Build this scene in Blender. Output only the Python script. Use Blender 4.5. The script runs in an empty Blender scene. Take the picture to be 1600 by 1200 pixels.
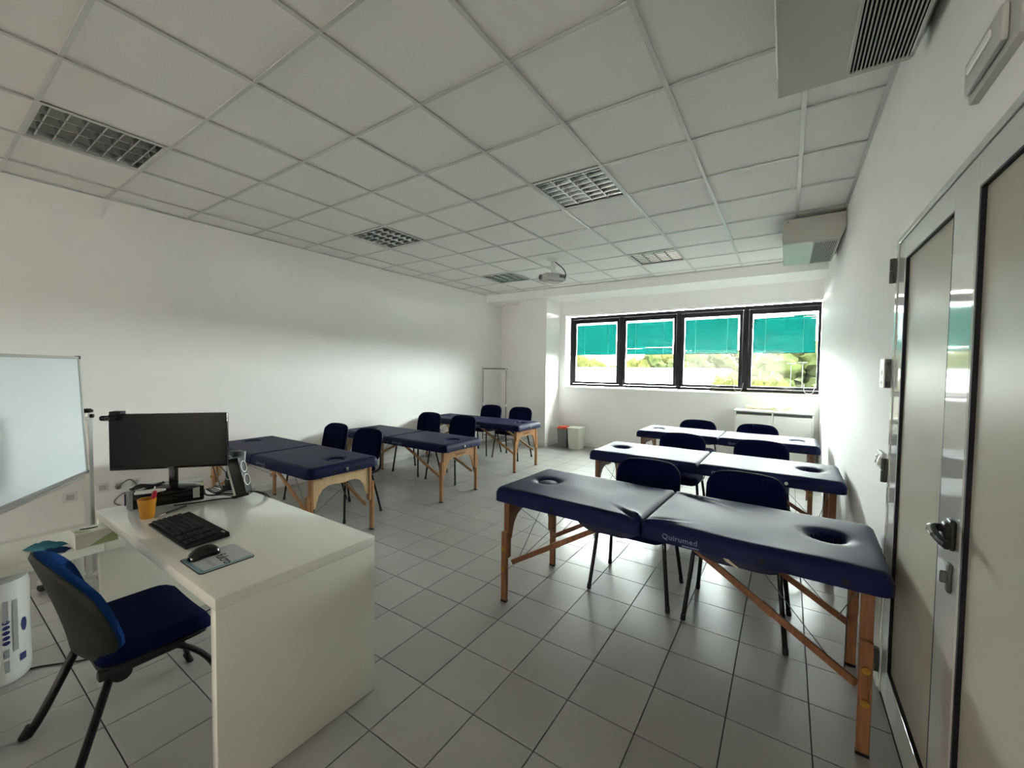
import bpy, bmesh, math, random
from mathutils import Vector, Matrix, noise
random.seed(7)
PI = math.pi
SC = bpy.context.scene
COL = SC.collection

# ---------------------------------------------------------------- camera, world, sun, exposure
F_PX, YAW, PITCH, ROLL = 642.209, 0.5891, -0.0368, 0.0117
CAM = (5.3659, -0.4739, 1.4821)
cd = bpy.data.cameras.new('camera')
cam = bpy.data.objects.new('camera', cd)
COL.objects.link(cam)
cd.sensor_fit = 'HORIZONTAL'
cd.sensor_width = 36.0
cd.lens = F_PX / 1600 * 36.0
cd.clip_start = 0.02
cy, sy, cp, sp = math.cos(YAW), math.sin(YAW), math.cos(PITCH), math.sin(PITCH)
vF = Vector((-sy * cp, cy * cp, sp)); vR0 = Vector((cy, sy, 0)); vU0 = vR0.cross(vF)
vR = vR0 * math.cos(ROLL) + vU0 * math.sin(ROLL)
vU = vU0 * math.cos(ROLL) - vR0 * math.sin(ROLL)
mw = Matrix((vR, vU, -vF)).transposed().to_4x4()
mw.translation = Vector(CAM)
cam.matrix_world = mw
SC.camera = cam

def project(p):
    q = Vector(p) - Vector(CAM)
    d = q.dot(vF)
    if d < 0.05: return None
    return 800 + F_PX * q.dot(vR) / d, 600 - F_PX * q.dot(vU) / d

SKY = 30.0
SUN = 26.0
EXPOSURE = 1.56
SCREEN = '#a9a6a2'  # tint of the added fill-light screen behind the camera
w = bpy.data.worlds.new('sky'); SC.world = w; w.use_nodes = True
bg = w.node_tree.nodes['Background']
bg.inputs['Color'].default_value = (0.985, 0.976, .968, 1); bg.inputs['Strength'].default_value = SKY
sd = bpy.data.lights.new('sun', 'SUN'); sd.energy = SUN; sd.angle = 0.02; sd.color = (1, .96, .88)
sun = bpy.data.objects.new('sun', sd); COL.objects.link(sun)
sun.rotation_euler = Vector((-0.76, 0.02, -0.65)).to_track_quat('-Z', 'Y').to_euler()
sun.location = (14, 3, 12)
pd = bpy.data.lights.new('window_daylight_portal', 'AREA'); pd.shape = 'RECTANGLE'; pd.size = 4.0; pd.size_y = 1.34
pd.cycles.is_portal = True
po = bpy.data.objects.new('window_daylight_portal', pd); COL.objects.link(po)
po.location = (3.754, 7.14, 1.84); po.rotation_euler = (-PI / 2, 0, 0)
SC.view_settings.view_transform = 'Standard'
SC.view_settings.look = 'None'
SC.view_settings.exposure = EXPOSURE
SC.view_settings.gamma = 1.0
SC.view_settings.use_curve_mapping = False
cy_ = SC.cycles
cy_.max_bounces = 14; cy_.diffuse_bounces = 10; cy_.glossy_bounces = 5; cy_.transmission_bounces = 6
cy_.transparent_max_bounces = 16; cy_.sample_clamp_indirect = 6.0
cy_.caustics_reflective = False; cy_.caustics_refractive = False
cy_.use_denoising = True

# ---------------------------------------------------------------- materials
def s2l(h):
    h = h.lstrip('#'); o = []
    for k in (0, 2, 4):
        c = int(h[k:k + 2], 16) / 255
        o.append(c / 12.92 if c <= .04045 else ((c + .055) / 1.055) ** 2.4)
    return (*o, 1)

def mat(name, col, rough=.5, metal=0., spec=.5, bump=0., bscale=200., var=0., vscale=8., coat=0., stretch=None, bdist=.002):
    m = bpy.data.materials.new(name); m.use_nodes = True
    nt = m.node_tree; b = nt.nodes['Principled BSDF']
    c = s2l(col) if isinstance(col, str) else (*col, 1)
    b.inputs['Base Color'].default_value = c
    b.inputs['Roughness'].default_value = rough
    b.inputs['Metallic'].default_value = metal
    b.inputs['Specular IOR Level'].default_value = spec
    b.inputs['Coat Weight'].default_value = coat
    b.inputs['Coat Roughness'].default_value = .08
    tc = nt.nodes.new('ShaderNodeTexCoord'); mp = nt.nodes.new('ShaderNodeMapping')
    nt.links.new(tc.outputs['Object'], mp.inputs['Vector'])
    if stretch: mp.inputs['Scale'].default_value = stretch
    if var > 0:
        n = nt.nodes.new('ShaderNodeTexNoise'); n.inputs['Scale'].default_value = vscale; n.inputs['Detail'].default_value = 6
        nt.links.new(mp.outputs['Vector'], n.inputs['Vector'])
        r = nt.nodes.new('ShaderNodeValToRGB')
        r.color_ramp.elements[0].position = .3; r.color_ramp.elements[1].position = .7
        r.color_ramp.elements[0].color = (*[x * (1 - var) for x in c[:3]], 1)
        r.color_ramp.elements[1].color = (*[min(1, x * (1 + var)) for x in c[:3]], 1)
        nt.links.new(n.outputs['Fac'], r.inputs['Fac']); nt.links.new(r.outputs['Color'], b.inputs['Base Color'])
    if bump > 0:
        n2 = nt.nodes.new('ShaderNodeTexNoise'); n2.inputs['Scale'].default_value = bscale; n2.inputs['Detail'].default_value = 3
        nt.links.new(tc.outputs['Object'], n2.inputs['Vector'])
        bp = nt.nodes.new('ShaderNodeBump'); bp.inputs['Strength'].default_value = bump; bp.inputs['Distance'].default_value = bdist
        nt.links.new(n2.outputs['Fac'], bp.inputs['Height']); nt.links.new(bp.outputs['Normal'], b.inputs['Normal'])
    return m

def tile_mat(name, col, rough, var):
    # per-piece tint by object so that neighbouring tiles differ slightly
    m = mat(name, col, rough, bump=.25, bscale=60, bdist=.0012, coat=.45)
    m.node_tree.nodes['Principled BSDF'].inputs['Coat Roughness'].default_value = .19
    nt = m.node_tree; b = nt.nodes['Principled BSDF']; c = s2l(col)
    oi = nt.nodes.new('ShaderNodeObjectInfo'); n = nt.nodes.new('ShaderNodeTexNoise'); tc = nt.nodes.new('ShaderNodeTexCoord')
    n.inputs['Scale'].default_value = 240; nt.links.new(tc.outputs['Object'], n.inputs['Vector'])
    ad = nt.nodes.new('ShaderNodeMath'); ad.operation = 'MULTIPLY_ADD'; ad.inputs[1].default_value = .45
    nt.links.new(oi.outputs['Random'], ad.inputs[0]); nt.links.new(n.outputs['Fac'], ad.inputs[2])
    r = nt.nodes.new('ShaderNodeValToRGB'); r.color_ramp.elements[0].position = .3; r.color_ramp.elements[1].position = 1.15 if False else 1.
    r.color_ramp.elements[0].color = (*[x * (1 - var) for x in c[:3]], 1); r.color_ramp.elements[1].color = (*[x * (1 + var) for x in c[:3]], 1)
    nt.links.new(ad.outputs[0], r.inputs['Fac']); nt.links.new(r.outputs['Color'], b.inputs['Base Color'])
    return m

def wood_mat(name, c1, c2):
    m = bpy.data.materials.new(name); m.use_nodes = True
    nt = m.node_tree; b = nt.nodes['Principled BSDF']; b.inputs['Roughness'].default_value = .38
    tc = nt.nodes.new('ShaderNodeTexCoord'); mp = nt.nodes.new('ShaderNodeMapping'); mp.inputs['Scale'].default_value = (30, 30, 3)
    n = nt.nodes.new('ShaderNodeTexNoise'); n.inputs['Scale'].default_value = 3; n.inputs['Detail'].default_value = 8; n.inputs['Distortion'].default_value = .6
    r = nt.nodes.new('ShaderNodeValToRGB'); r.color_ramp.elements[0].position = .32; r.color_ramp.elements[1].position = .68
    r.color_ramp.elements[0].color = s2l(c1); r.color_ramp.elements[1].color = s2l(c2)
    nt.links.new(tc.outputs['Object'], mp.inputs['Vector']); nt.links.new(mp.outputs['Vector'], n.inputs['Vector'])
    nt.links.new(n.outputs['Fac'], r.inputs['Fac']); nt.links.new(r.outputs['Color'], b.inputs['Base Color'])
    return m

def thin_glass(name):
    m = bpy.data.materials.new(name); m.use_nodes = True; nt = m.node_tree; nt.nodes.clear()
    o = nt.nodes.new('ShaderNodeOutputMaterial'); t = nt.nodes.new('ShaderNodeBsdfTransparent'); g = nt.nodes.new('ShaderNodeBsdfGlossy')
    t.inputs['Color'].default_value = (.93, .96, .95, 1); g.inputs['Roughness'].default_value = .02
    lw = nt.nodes.new('ShaderNodeLayerWeight'); lw.inputs['Blend'].default_value = .5; pw = nt.nodes.new('ShaderNodeMath'); pw.operation = 'POWER'; pw.inputs[1].default_value = 5
    f = nt.nodes.new('ShaderNodeMath'); f.operation = 'MULTIPLY_ADD'; f.inputs[1].default_value = .9; f.inputs[2].default_value = .02; mx = nt.nodes.new('ShaderNodeMixShader')
    nt.links.new(lw.outputs['Facing'], pw.inputs[0]); nt.links.new(pw.outputs[0], f.inputs[0]); nt.links.new(f.outputs[0], mx.inputs[0]); nt.links.new(t.outputs[0], mx.inputs[1]); nt.links.new(g.outputs[0], mx.inputs[2]); nt.links.new(mx.outputs[0], o.inputs[0])
    return m

def translucent(name, col, mixf=.5, clear=0.):
    m = bpy.data.materials.new(name); m.use_nodes = True; nt = m.node_tree; nt.nodes.clear()
    o = nt.nodes.new('ShaderNodeOutputMaterial'); d = nt.nodes.new('ShaderNodeBsdfDiffuse'); t = nt.nodes.new('ShaderNodeBsdfTranslucent')
    c = s2l(col) if isinstance(col, str) else (*col, 1)
    d.inputs['Color'].default_value = c; t.inputs['Color'].default_value = c
    mx = nt.nodes.new('ShaderNodeMixShader'); mx.inputs[0].default_value = mixf
    nt.links.new(d.outputs[0], mx.inputs[1]); nt.links.new(t.outputs[0], mx.inputs[2])
    last = mx
    if clear:
        tr = nt.nodes.new('ShaderNodeBsdfTransparent'); m2 = nt.nodes.new('ShaderNodeMixShader'); m2.inputs[0].default_value = clear
        nt.links.new(mx.outputs[0], m2.inputs[1]); nt.links.new(tr.outputs[0], m2.inputs[2]); last = m2
    nt.links.new(last.outputs[0], o.inputs[0])
    return m

M = dict(
    wall=mat('white_wall_paint', '#f5f4f2', .75, spec=.25, bump=.12, bscale=260, var=.012, vscale=2.5),
    wall_gloss=mat('satin_white_wall_paint', '#f4f3f1', .6, spec=.2, bump=.12, bscale=260, var=.012, vscale=2.5),
    ceil=mat('mineral_fibre_tile', '#f2f0ed', .9, spec=.15, bump=.35, bscale=320, var=.02, vscale=120),
    rail=mat('white_ceiling_rail', '#cfcfcb', .3, spec=.6),
    tile=tile_mat('grey_floor_tile', '#9a9995', .3, .07),
    grout=mat('dark_grout', '#4d4e4b', .9, spec=.2, var=.1, vscale=30),
    vinyl=mat('navy_vinyl', '#0d143c', .52, spec=.125, bump=.18, bscale=420, bdist=.001, var=.06, vscale=14),
    vinyl_dark=mat('navy_vinyl_underside', '#0b1132', .55, spec=.4, bump=.3, bscale=90, bdist=.003),
    foam=mat('yellowed_foam', '#c9bfa0', .95, spec=.1),
    hole=mat('vent_black', '#07070a', .6, spec=.3),
    fabric=mat('navy_fabric', '#080f30', .95, spec=.06, bump=.5, bscale=700, var=.15, vscale=300),
    fabric_blue=mat('blue_fabric', '#0f2f60', .95, spec=.06, bump=.5, bscale=700, var=.15, vscale=300),
    black=mat('black_plastic', '#111112', .45, spec=.4),
    shell=mat('dark_grey_plastic_shell', '#181916', .55, spec=.25, bump=.2, bscale=500),
    blackm=mat('black_painted_steel', '#09090a', .38, spec=.3),
    gloss_black=mat('gloss_black_plastic', '#08080a', .12, spec=.5),
    screen=mat('matt_black_screen', '#0a0b0d', .3, spec=.35),
    wood_light=wood_mat('pale_beech', '#cfae82', '#dfc39a'),
    wood=wood_mat('beech', '#94683f', '#b1845a'),
    wood_shaded=wood_mat('shaded_reddish_beech', '#70462a', '#8a5c3a'),  # beech darkened and reddened in colour for the shade at the right tables
    burn=mat('burnt_lettering', '#7a4b2a', .7, spec=.2),
    brass=mat('brass_knob', '#b08a3e', .35, metal=1.),
    steel=mat('brushed_steel', '#8f908d', .35, metal=1.),
    chrome=mat('polished_chrome', '#d8d8d8', .1, metal=1.),
    wire=mat('steel_wire', '#6d6f70', .4, metal=.8),
    desk=mat('gloss_white_laminate', '#e4e4da', .13, spec=.5, coat=.3),
    desk2=mat('matt_white_laminate', '#dddcd2', .35, spec=.4),
    white=mat('white_plastic', '#e8e8e4', .35, spec=.4),
    white_metal=mat('white_lacquered_steel', '#dfe0dd', .3, spec=.5),
    grey=mat('grey_plastic', '#8b8c88', .45, spec=.4),
    lgrey=mat('light_grey_plastic', '#bcbdb9', .4, spec=.4),
    dgrey=mat('dark_grey_plastic', '#4c4d4a', .5, spec=.4),
    whiteboard=mat('whiteboard_enamel', '#e6edf2', .18, spec=.5),
    alu=mat('anodised_aluminium', '#c3c5c3', .3, metal=.9),
    louver=mat('mirror_aluminium_louver', '#b4b5b4', .22, metal=1.),
    lamp_inside=mat('grey_lamp_housing', '#62625f', .5, metal=.3),
    tube=mat('fluorescent_tube_glass', '#d9d9d4', .25, spec=.5),
    frame=mat('anthracite_window_frame', '#212325', .45, spec=.25),
    glass=thin_glass('window_glass'),
    slat=translucent('teal_blind_slat', (.0009, .034, .029), .62),
    fill_cloth=translucent('white_fill_cloth', SCREEN, .95),  # cloth of the added rear screen, passes fill light
    blind_rail=mat('teal_blind_rail', '#1b6f69', .5),
    door_paint=mat('gloss_grey_white_door_paint', '#c9cac6', .07, spec=.6, coat=.5),
    door_panel=mat('satin_beige_door_panel', '#b4b0a2', .36, spec=.09, bump=.1, bscale=400, bdist=.0006),
    gasket=mat('black_rubber_gasket', '#0c0d14', .6, spec=.3),
    fan=mat('off_white_fan_coil_casing', '#b3b3aa', .3, spec=.5),
    fan_dark=mat('dark_grille_void', '#141412', .8, spec=.1),
    orange=mat('amber_plastic', '#c08428', .22, spec=.5),
    red=mat('red_plastic', '#b01c2c', .35, spec=.4),
    red_lid=mat('orange_red_lid', '#d9573c', .4, spec=.4),
    bin_dark=mat('charcoal_bin_liner', '#55565a', .45, spec=.4, bump=.6, bscale=30, bdist=.01),
    bin_white=mat('off_white_bin', '#dcdcd2', .45, spec=.4),
    pad_grey=mat('grey_mouse_pad', '#aeb3b4', .5, spec=.3),
    pad_teal=mat('teal_pad_edge', '#6f949c', .5, spec=.3),
    ink=mat('dark_ink', '#20222a', .6, spec=.2),
    tissue=mat('printed_tissue_box', '#d3d4c8', .5, spec=.3, var=.05, vscale=20),
    green=mat('leaf_green_print', '#9aa878', .5, spec=.3),
    cloth=mat('teal_blue_cloth', '#3f7486', .9, spec=.1, bump=.4, bscale=200, var=.15, vscale=10),
    cloth_dark=mat('navy_cloth', '#1d3558', .9, spec=.1, bump=.4, bscale=200),
    wrap=mat('white_plastic_wrap', '#d5d6d3', .25, spec=.5, bump=.3, bscale=14, bdist=.01),
    print_blue=mat('navy_print', '#242a63', .4, spec=.4),
    print_grey=mat('grey_print', '#9a9b9d', .4, spec=.4),
    logo_grey=mat('pale_grey_lettering', '#727b95', .5, spec=.3),
    paper=mat('pale_yellow_paper', '#d6d7ab', .8, spec=.2),
    bone=mat('ivory_bone_plastic', '#bdb492', .5, spec=.4, var=.05, vscale=20),
    silver=mat('silver_plastic', '#8b8d90', .35, metal=.5),
    blue_print=mat('dark_blue_badge', '#20244f', .4),
    tree_trunk=mat('bark', '#5d4b38', .9, spec=.1, var=.3, vscale=6),
    leaf=mat('sunlit_leaves', (.0165, .0172, .0045), .8, spec=.02, var=.4, vscale=2.2),
    leaf2=mat('green_leaves', (.0105, .0132, .004), .8, spec=.02, var=.4, vscale=2.2),
    grass=mat('pale_asphalt', (.022, .022, .021), .95, spec=.1, var=.25, vscale=.6),
    post=mat('pale_outdoor_post', (.016, .016, .015), .5, spec=.1),
    shed=mat('white_shed_cladding', '#f2f2ef', .5, spec=.3),
    flower=mat('red_blossom', (.02, .005, .004), .8, spec=.02, var=.3, vscale=3),
    cable_white=mat('white_cord', '#d9d9d4', .5),
    cable_grey=mat('grey_cable', '#787a78', .5),
    lens=mat('dark_lens', '#101216', .08, spec=.6),
    clear=translucent('clear_bin_plastic', '#b9bbb9', .5, .35),
)

# ---------------------------------------------------------------- mesh helpers
def nb(): return bmesh.new()

def box(bm, c, s, bev=0., seg=2, rot=None):
    r = bmesh.ops.create_cube(bm, size=1.)
    vs = r['verts']
    bmesh.ops.scale(bm, vec=s, verts=vs)
    if bev > 0:
        es = list({e for v in vs for e in v.link_edges})
        rr = bmesh.ops.bevel(bm, geom=es, offset=bev, segments=seg, profile=.5, affect='EDGES')
        vs = list({v for f in rr['faces'] for v in f.verts} | {v for v in vs if v.is_valid})
    m = Matrix.Translation(c)
    if rot: m = m @ (rot if isinstance(rot, Matrix) else Matrix.Rotation(rot, 4, 'Z'))
    bmesh.ops.transform(bm, matrix=m, verts=vs)
    return vs

def bar(bm, a, b, wx, wy, bev=0., up=(0, 0, 1)):
    a, b = Vector(a), Vector(b); d = b - a; L = d.length; z = d / L
    u = Vector(up)
    if abs(z.dot(u)) > .98: u = Vector((0, 1, 0))
    x = u.cross(z).normalized(); y = z.cross(x)
    m = Matrix((x, y, z)).transposed().to_4x4()
    return box(bm, (a + b) / 2, (wx, wy, L), bev, 1, m)

def spline(pts, n=6):
    P = [Vector(p) for p in pts]; out = []
    for i in range(len(P) - 1):
        p0 = P[max(i - 1, 0)]; p1 = P[i]; p2 = P[i + 1]; p3 = P[min(i + 2, len(P) - 1)]
        for k in range(n):
            t = k / n
            out.append(.5 * ((2 * p1) + (p2 - p0) * t + (2 * p0 - 5 * p1 + 4 * p2 - p3) * t * t + (3 * p1 - p0 - 3 * p2 + p3) * t ** 3))
    out.append(P[-1]); return out

def tube(bm, pts, r, seg=8, r2=None, side=None):
    P = [Vector(p) for p in pts]; n = len(P); rings = []; prev = None
    for i, p in enumerate(P):
        t = (P[min(i + 1, n - 1)] - P[max(i - 1, 0)]).normalized()
        if prev is None:
            u = Vector(side) if side else (Vector((0, 0, 1)) if abs(t.z) < .9 else Vector((1, 0, 0)))
            x = (u - t * u.dot(t)).normalized()
        else:
            x = (prev - t * prev.dot(t)).normalized()
        prev = x; y = t.cross(x)
        ra = r[i] if isinstance(r, (list, tuple)) else r
        rb = r2 if r2 else ra
        rings.append([bm.verts.new(p + x * ra * math.cos(2 * PI * k / seg) + y * rb * math.sin(2 * PI * k / seg)) for k in range(seg)])
    for a, b in zip(rings, rings[1:]):
        for k in range(seg): bm.faces.new((a[k], a[(k + 1) % seg], b[(k + 1) % seg], b[k]))
    bm.faces.new(rings[0][::-1]); bm.faces.new(rings[-1])

def lathe(bm, prof, seg=24, c=(0, 0, 0), sq=None):
    rings = []
    for r, z in prof:
        if r <= 1e-6: rings.append([bm.verts.new((c[0], c[1], c[2] + z))])
        else: rings.append([bm.verts.new((c[0] + r * math.cos(2 * PI * k / seg), c[1] + r * math.sin(2 * PI * k / seg), c[2] + z)) for k in range(seg)])
    for a, b in zip(rings, rings[1:]):
        for k in range(seg):
            k2 = (k + 1) % seg
            if len(a) == 1 and len(b) == 1: continue
            if len(a) == 1: bm.faces.new((a[0], b[k2], b[k]))
            elif len(b) == 1: bm.faces.new((a[k], a[k2], b[0]))
            else: bm.faces.new((a[k], a[k2], b[k2], b[k]))

def prism(bm, poly, d, m=None):
    # poly in XY plane, extruded by d along +Z, then transformed
    n = len(poly)
    a = [bm.verts.new((p[0], p[1], 0)) for p in poly]; b = [bm.verts.new((p[0], p[1], d)) for p in poly]
    fs = [bm.faces.new(a[::-1]), bm.faces.new(b)]
    for k in range(n): fs.append(bm.faces.new((a[k], a[(k + 1) % n], b[(k + 1) % n], b[k])))
    if m: bmesh.ops.transform(bm, matrix=m, verts=a + b)
    return a + b

def cushion(bm, wd, ht, t, rc, re, nx, ny, warp, dome=0.):
    # rounded-corner slab: u in [-wd/2, wd/2], v in [-ht/2, ht/2]; warp(u, v, s) -> xyz with s from 0 (back) to t (front)
    def inside(u, v):
        qx, qy = abs(u) - (wd / 2 - rc), abs(v) - (ht / 2 - rc)
        if qx > 0 and qy > 0:
            L = math.hypot(qx, qy)
            if L > rc:
                return math.copysign(wd / 2 - rc + qx / L * rc, u), math.copysign(ht / 2 - rc + qy / L * rc, v), 0.
            return u, v, rc - L
        return u, v, min(wd / 2 - abs(u), ht / 2 - abs(v))
    def gp(i, n, w_):
        a = -1 + 2 * i / n
        return w_ / 2 * math.sin(a * PI / 2) * .45 + w_ / 2 * a * .55
    F, B = [], []
    for i in range(nx + 1):
        fr, br = [], []
        for j in range(ny + 1):
            u, v, d = inside(gp(i, nx, wd), gp(j, ny, ht))
            h = math.sqrt(max(0, re * re - (re - d) ** 2)) if d < re else re
            s = t - re + h + dome * (1 - (2 * u / wd) ** 2) * (1 - (2 * v / ht) ** 2)
            fr.append(bm.verts.new(warp(u, v, s))); br.append(bm.verts.new(warp(u, v, 0)))
        F.append(fr); B.append(br)
    for i in range(nx):
        for j in range(ny):
            bm.faces.new((F[i][j], F[i + 1][j], F[i + 1][j + 1], F[i][j + 1]))
            bm.faces.new((B[i][j], B[i][j + 1], B[i + 1][j + 1], B[i + 1][j]))
    loop = [(i, 0) for i in range(nx)] + [(nx, j) for j in range(ny)] + [(i, ny) for i in range(nx, 0, -1)] + [(0, j) for j in range(ny, 0, -1)]
    for (i, j), (k, l) in zip(loop, loop[1:] + loop[:1]):
        try: bm.faces.new((F[i][j], B[i][j], B[k][l], F[k][l]))
        except ValueError: pass

def mesh_of(name, bm, m, smooth=35., weld=True):
    if weld: bmesh.ops.remove_doubles(bm, verts=bm.verts, dist=1e-5)
    bmesh.ops.recalc_face_normals(bm, faces=bm.faces)
    if smooth:
        a = math.radians(smooth)
        for f in bm.faces: f.smooth = True
        for e in bm.edges:
            e.smooth = len(e.link_faces) == 2 and e.calc_face_angle(4) < a
    me = bpy.data.meshes.new(name); bm.to_mesh(me); bm.free()
    me.materials.append(M[m] if isinstance(m, str) else m)
    return me

def link(name, me, parent=None, loc=None, rot=None):
    o = bpy.data.objects.new(name, me); COL.objects.link(o)
    if parent is not None: o.parent = parent
    if loc is not None: o.location = loc
    if rot is not None: o.rotation_euler = rot
    return o

def obj(name, bm, m, parent=None, loc=None, rot=None, smooth=35., label=None):
    o = link(name, mesh_of(name, bm, m, smooth), parent, loc, rot)
    if label: o['label'] = label
    return o

def tag(o, label, cat, group=None):
    o['label'] = label; o['category'] = cat
    if group: o['group'] = group
    return o

def thing(name, label, cat, loc=(0, 0, 0), rz=0., group=None):
    o = link(name, None, None, loc, (0, 0, rz)); o.empty_display_size = .1
    return tag(o, label, cat, group)

def struct(o): o['kind'] = 'structure'; return o

def bx(name, c, s, m, parent=None, bev=0., seg=2, rot=None, label=None):
    bm = nb(); box(bm, c, s, bev, seg, rot); return obj(name, bm, m, parent, label=label)

def text_mesh(body, size, depth, m, spacing=1.):
    cu = bpy.data.curves.new('lettering', 'FONT'); cu.body = body; cu.size = size; cu.extrude = depth
    cu.align_x = 'CENTER'; cu.align_y = 'CENTER'; cu.space_character = spacing; cu.resolution_u = 2
    t = bpy.data.objects.new('lettering', cu); COL.objects.link(t)
    dg = bpy.context.evaluated_depsgraph_get(); dg.update()
    me = bpy.data.meshes.new_from_object(t.evaluated_get(dg)); me.name = 'lettering'
    bpy.data.objects.remove(t); bpy.data.curves.remove(cu)
    me.materials.clear(); me.materials.append(M[m])
    return me

def dup(root, loc=None, rz=None, label=None):
    r = root.copy(); COL.objects.link(r)
    if loc is not None: r.location = loc
    if rz is not None: r.rotation_euler = (0, 0, rz)
    if label: r['label'] = label
    for ch in list(root.children):
        c = ch.copy(); COL.objects.link(c); c.parent = r
        for g in list(ch.children):
            d = g.copy(); COL.objects.link(d); d.parent = c
    return r

# ================================================================ ROOM SHELL
XL, XR, YF, YW = 0.25, 5.77, -9.4, 6.91      # left wall, right wall, wall behind the camera, window wall
CZ = 2.962                                    # ceiling
WX0, WX1, WZ0, WZ1, WY = 1.742, 5.764, 1.160, 2.520, 7.03
PX0, PX1, PY = 0.955, 1.565, 6.36             # pillar

# floor with tiles
floor = struct(bx('floor', ((XL + XR) / 2, (YF + YW + .1) / 2, -.058), (XR - XL + .6, YW - YF + .6, .1), 'grout'))
TX0, TY0, TP, TG = 3.3916, 1.4633, .30, .0045
def tile_bm(sx, sy):
    bm = nb(); box(bm, (0, 0, -.004), (sx, sy, .008), .0011, 1); return bm
full_tile = mesh_of('floor_tile', tile_bm(TP - TG, TP - TG), 'tile', 20)
cells = []
i0, i1 = math.floor((XL - TX0) / TP), math.ceil((XR - TX0) / TP)
j0, j1 = math.floor((YF - TY0) / TP), math.ceil((YW - TY0) / TP)
def in_view(pts, pad=20):
    q = [project(p) for p in pts]
    if any(a is None for a in q): return 0.
    A = .5 * abs(sum(q[k][0] * q[(k + 1) % len(q)][1] - q[(k + 1) % len(q)][0] * q[k][1] for k in range(len(q))))
    xs = [a[0] for a in q]; ys = [a[1] for a in q]
    if max(xs) < -pad or min(xs) > 1600 + pad or max(ys) < -pad or min(ys) > 1200 + pad: return 0.
    return A
for i in range(i0, i1):
    for j in range(j0, j1):
        ax, bx_ = max(TX0 + i * TP + TG / 2, XL), min(TX0 + (i + 1) * TP - TG / 2, XR)
        ay, by_ = max(TY0 + j * TP + TG / 2, YF), min(TY0 + (j + 1) * TP - TG / 2, YW)
        if bx_ - ax < .012 or by_ - ay < .012: continue
        cells.append((in_view([(ax, ay, 0), (bx_, ay, 0), (bx_, by_, 0), (ax, by_, 0)]), ax, bx_, ay, by_))
cells.sort(reverse=True)
rest = nb()
for k, (A, ax, bx_, ay, by_) in enumerate(cells):
    sx, sy = bx_ - ax, by_ - ay; c = ((ax + bx_) / 2, (ay + by_) / 2, 0)
    if k < 300 and A > 0:
        me = full_tile if abs(sx - TP + TG) < 1e-4 and abs(sy - TP + TG) < 1e-4 else mesh_of('floor_tile', tile_bm(sx, sy), 'tile', 20)
        link('floor_tile', me, floor, c)
    else:
        box(rest, (c[0], c[1], -.004), (sx, sy, .008))
r_ = obj('distant_floor_tiles', rest, 'tile', floor, smooth=None); r_['kind'] = 'stuff'

# walls
def wallbox(name, x0, x1, y0, y1, z0, z1, m='wall', parent=None):
    return struct(bx(name, ((x0 + x1) / 2, (y0 + y1) / 2, (z0 + z1) / 2), (x1 - x0, y1 - y0, z1 - z0), m, parent))
wallbox('wall_left', XL - .2, XL, YF - .2, YW + .3, -.1, 3.2)
# wall behind the camera; window and white screen added to brighten the room
bm = nb()
QX0, QX1, QZ0, QZ1 = 0.7, 5.3, .95, 2.6
for (x0, x1, z0, z1) in ((XL - .2, QX0, -.1, 3.2), (QX1, XR + .2, -.1, 3.2), (QX0, QX1, -.1, QZ0), (QX0, QX1, QZ1, 3.2)):
    box(bm, ((x0 + x1) / 2, YF - .1, (z0 + z1) / 2), (x1 - x0, .2, z1 - z0))
struct(obj('wall_front', bm, 'wall'))
w2 = struct(link('fill_window', None, None, (0, YF - .1, 0)))
bm = nb()
for (x0, x1, z0, z1) in ((QX0, QX0 + .06, QZ0, QZ1), (QX1 - .06, QX1, QZ0, QZ1), (QX0 + .06, QX1 - .06, QZ0, QZ0 + .06), (QX0 + .06, QX1 - .06, QZ1 - .06, QZ1), (2.27, 2.33, QZ0 + .06, QZ1 - .06), (3.67, 3.73, QZ0 + .06, QZ1 - .06)):
    box(bm, ((x0 + x1) / 2, -.03, (z0 + z1) / 2), (x1 - x0, .06, z1 - z0))
obj('frame', bm, 'frame', w2)
bx('fill_screen', ((QX0 + QX1) / 2, .07, (QZ0 + QZ1) / 2), (QX1 - QX0 - .01, .002, QZ1 - QZ0 - .01), 'fill_cloth', w2)
# window wall, one piece with the opening
bm = nb()
RX0, RX1, RZ0, RZ1 = 1.69, 5.768, 1.118, 2.545
for (x0, x1, z0, z1) in ((XL - .2, RX0, -.1, 3.2), (RX1, XR + .2, -.1, 3.2), (RX0, RX1, -.1, RZ0), (RX0, RX1, RZ1, 3.2)):
    box(bm, ((x0 + x1) / 2, YW + .14, (z0 + z1) / 2), (x1 - x0, .28, z1 - z0))
struct(obj('wall_back', bm, 'wall'))
# right wall with door opening
DY0, DY1, DZ1 = 0.16, 2.06, 2.08
bm = nb()
for (y0, y1, z0, z1) in ((YF - .2, DY0, -.1, 3.2), (DY1, YW + .3, -.1, 3.2), (DY0, DY1, DZ1, 3.2)):
    box(bm, (XR + .1, (y0 + y1) / 2, (z0 + z1) / 2), (.2, y1 - y0, z1 - z0))
struct(obj('wall_right', bm, 'wall_gloss'))
wallbox('wall_pillar', PX0, PX1, PY, YW + .02, -.01, 3.1)
wallbox('wall_niche', XL - .05, PX0 + .02, 6.77, YW + .05, -.01, 3.1)
wallbox('wall_beam', XL - .05, XR + .05, 6.215, YW + .05, 2.815, 3.2)
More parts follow.
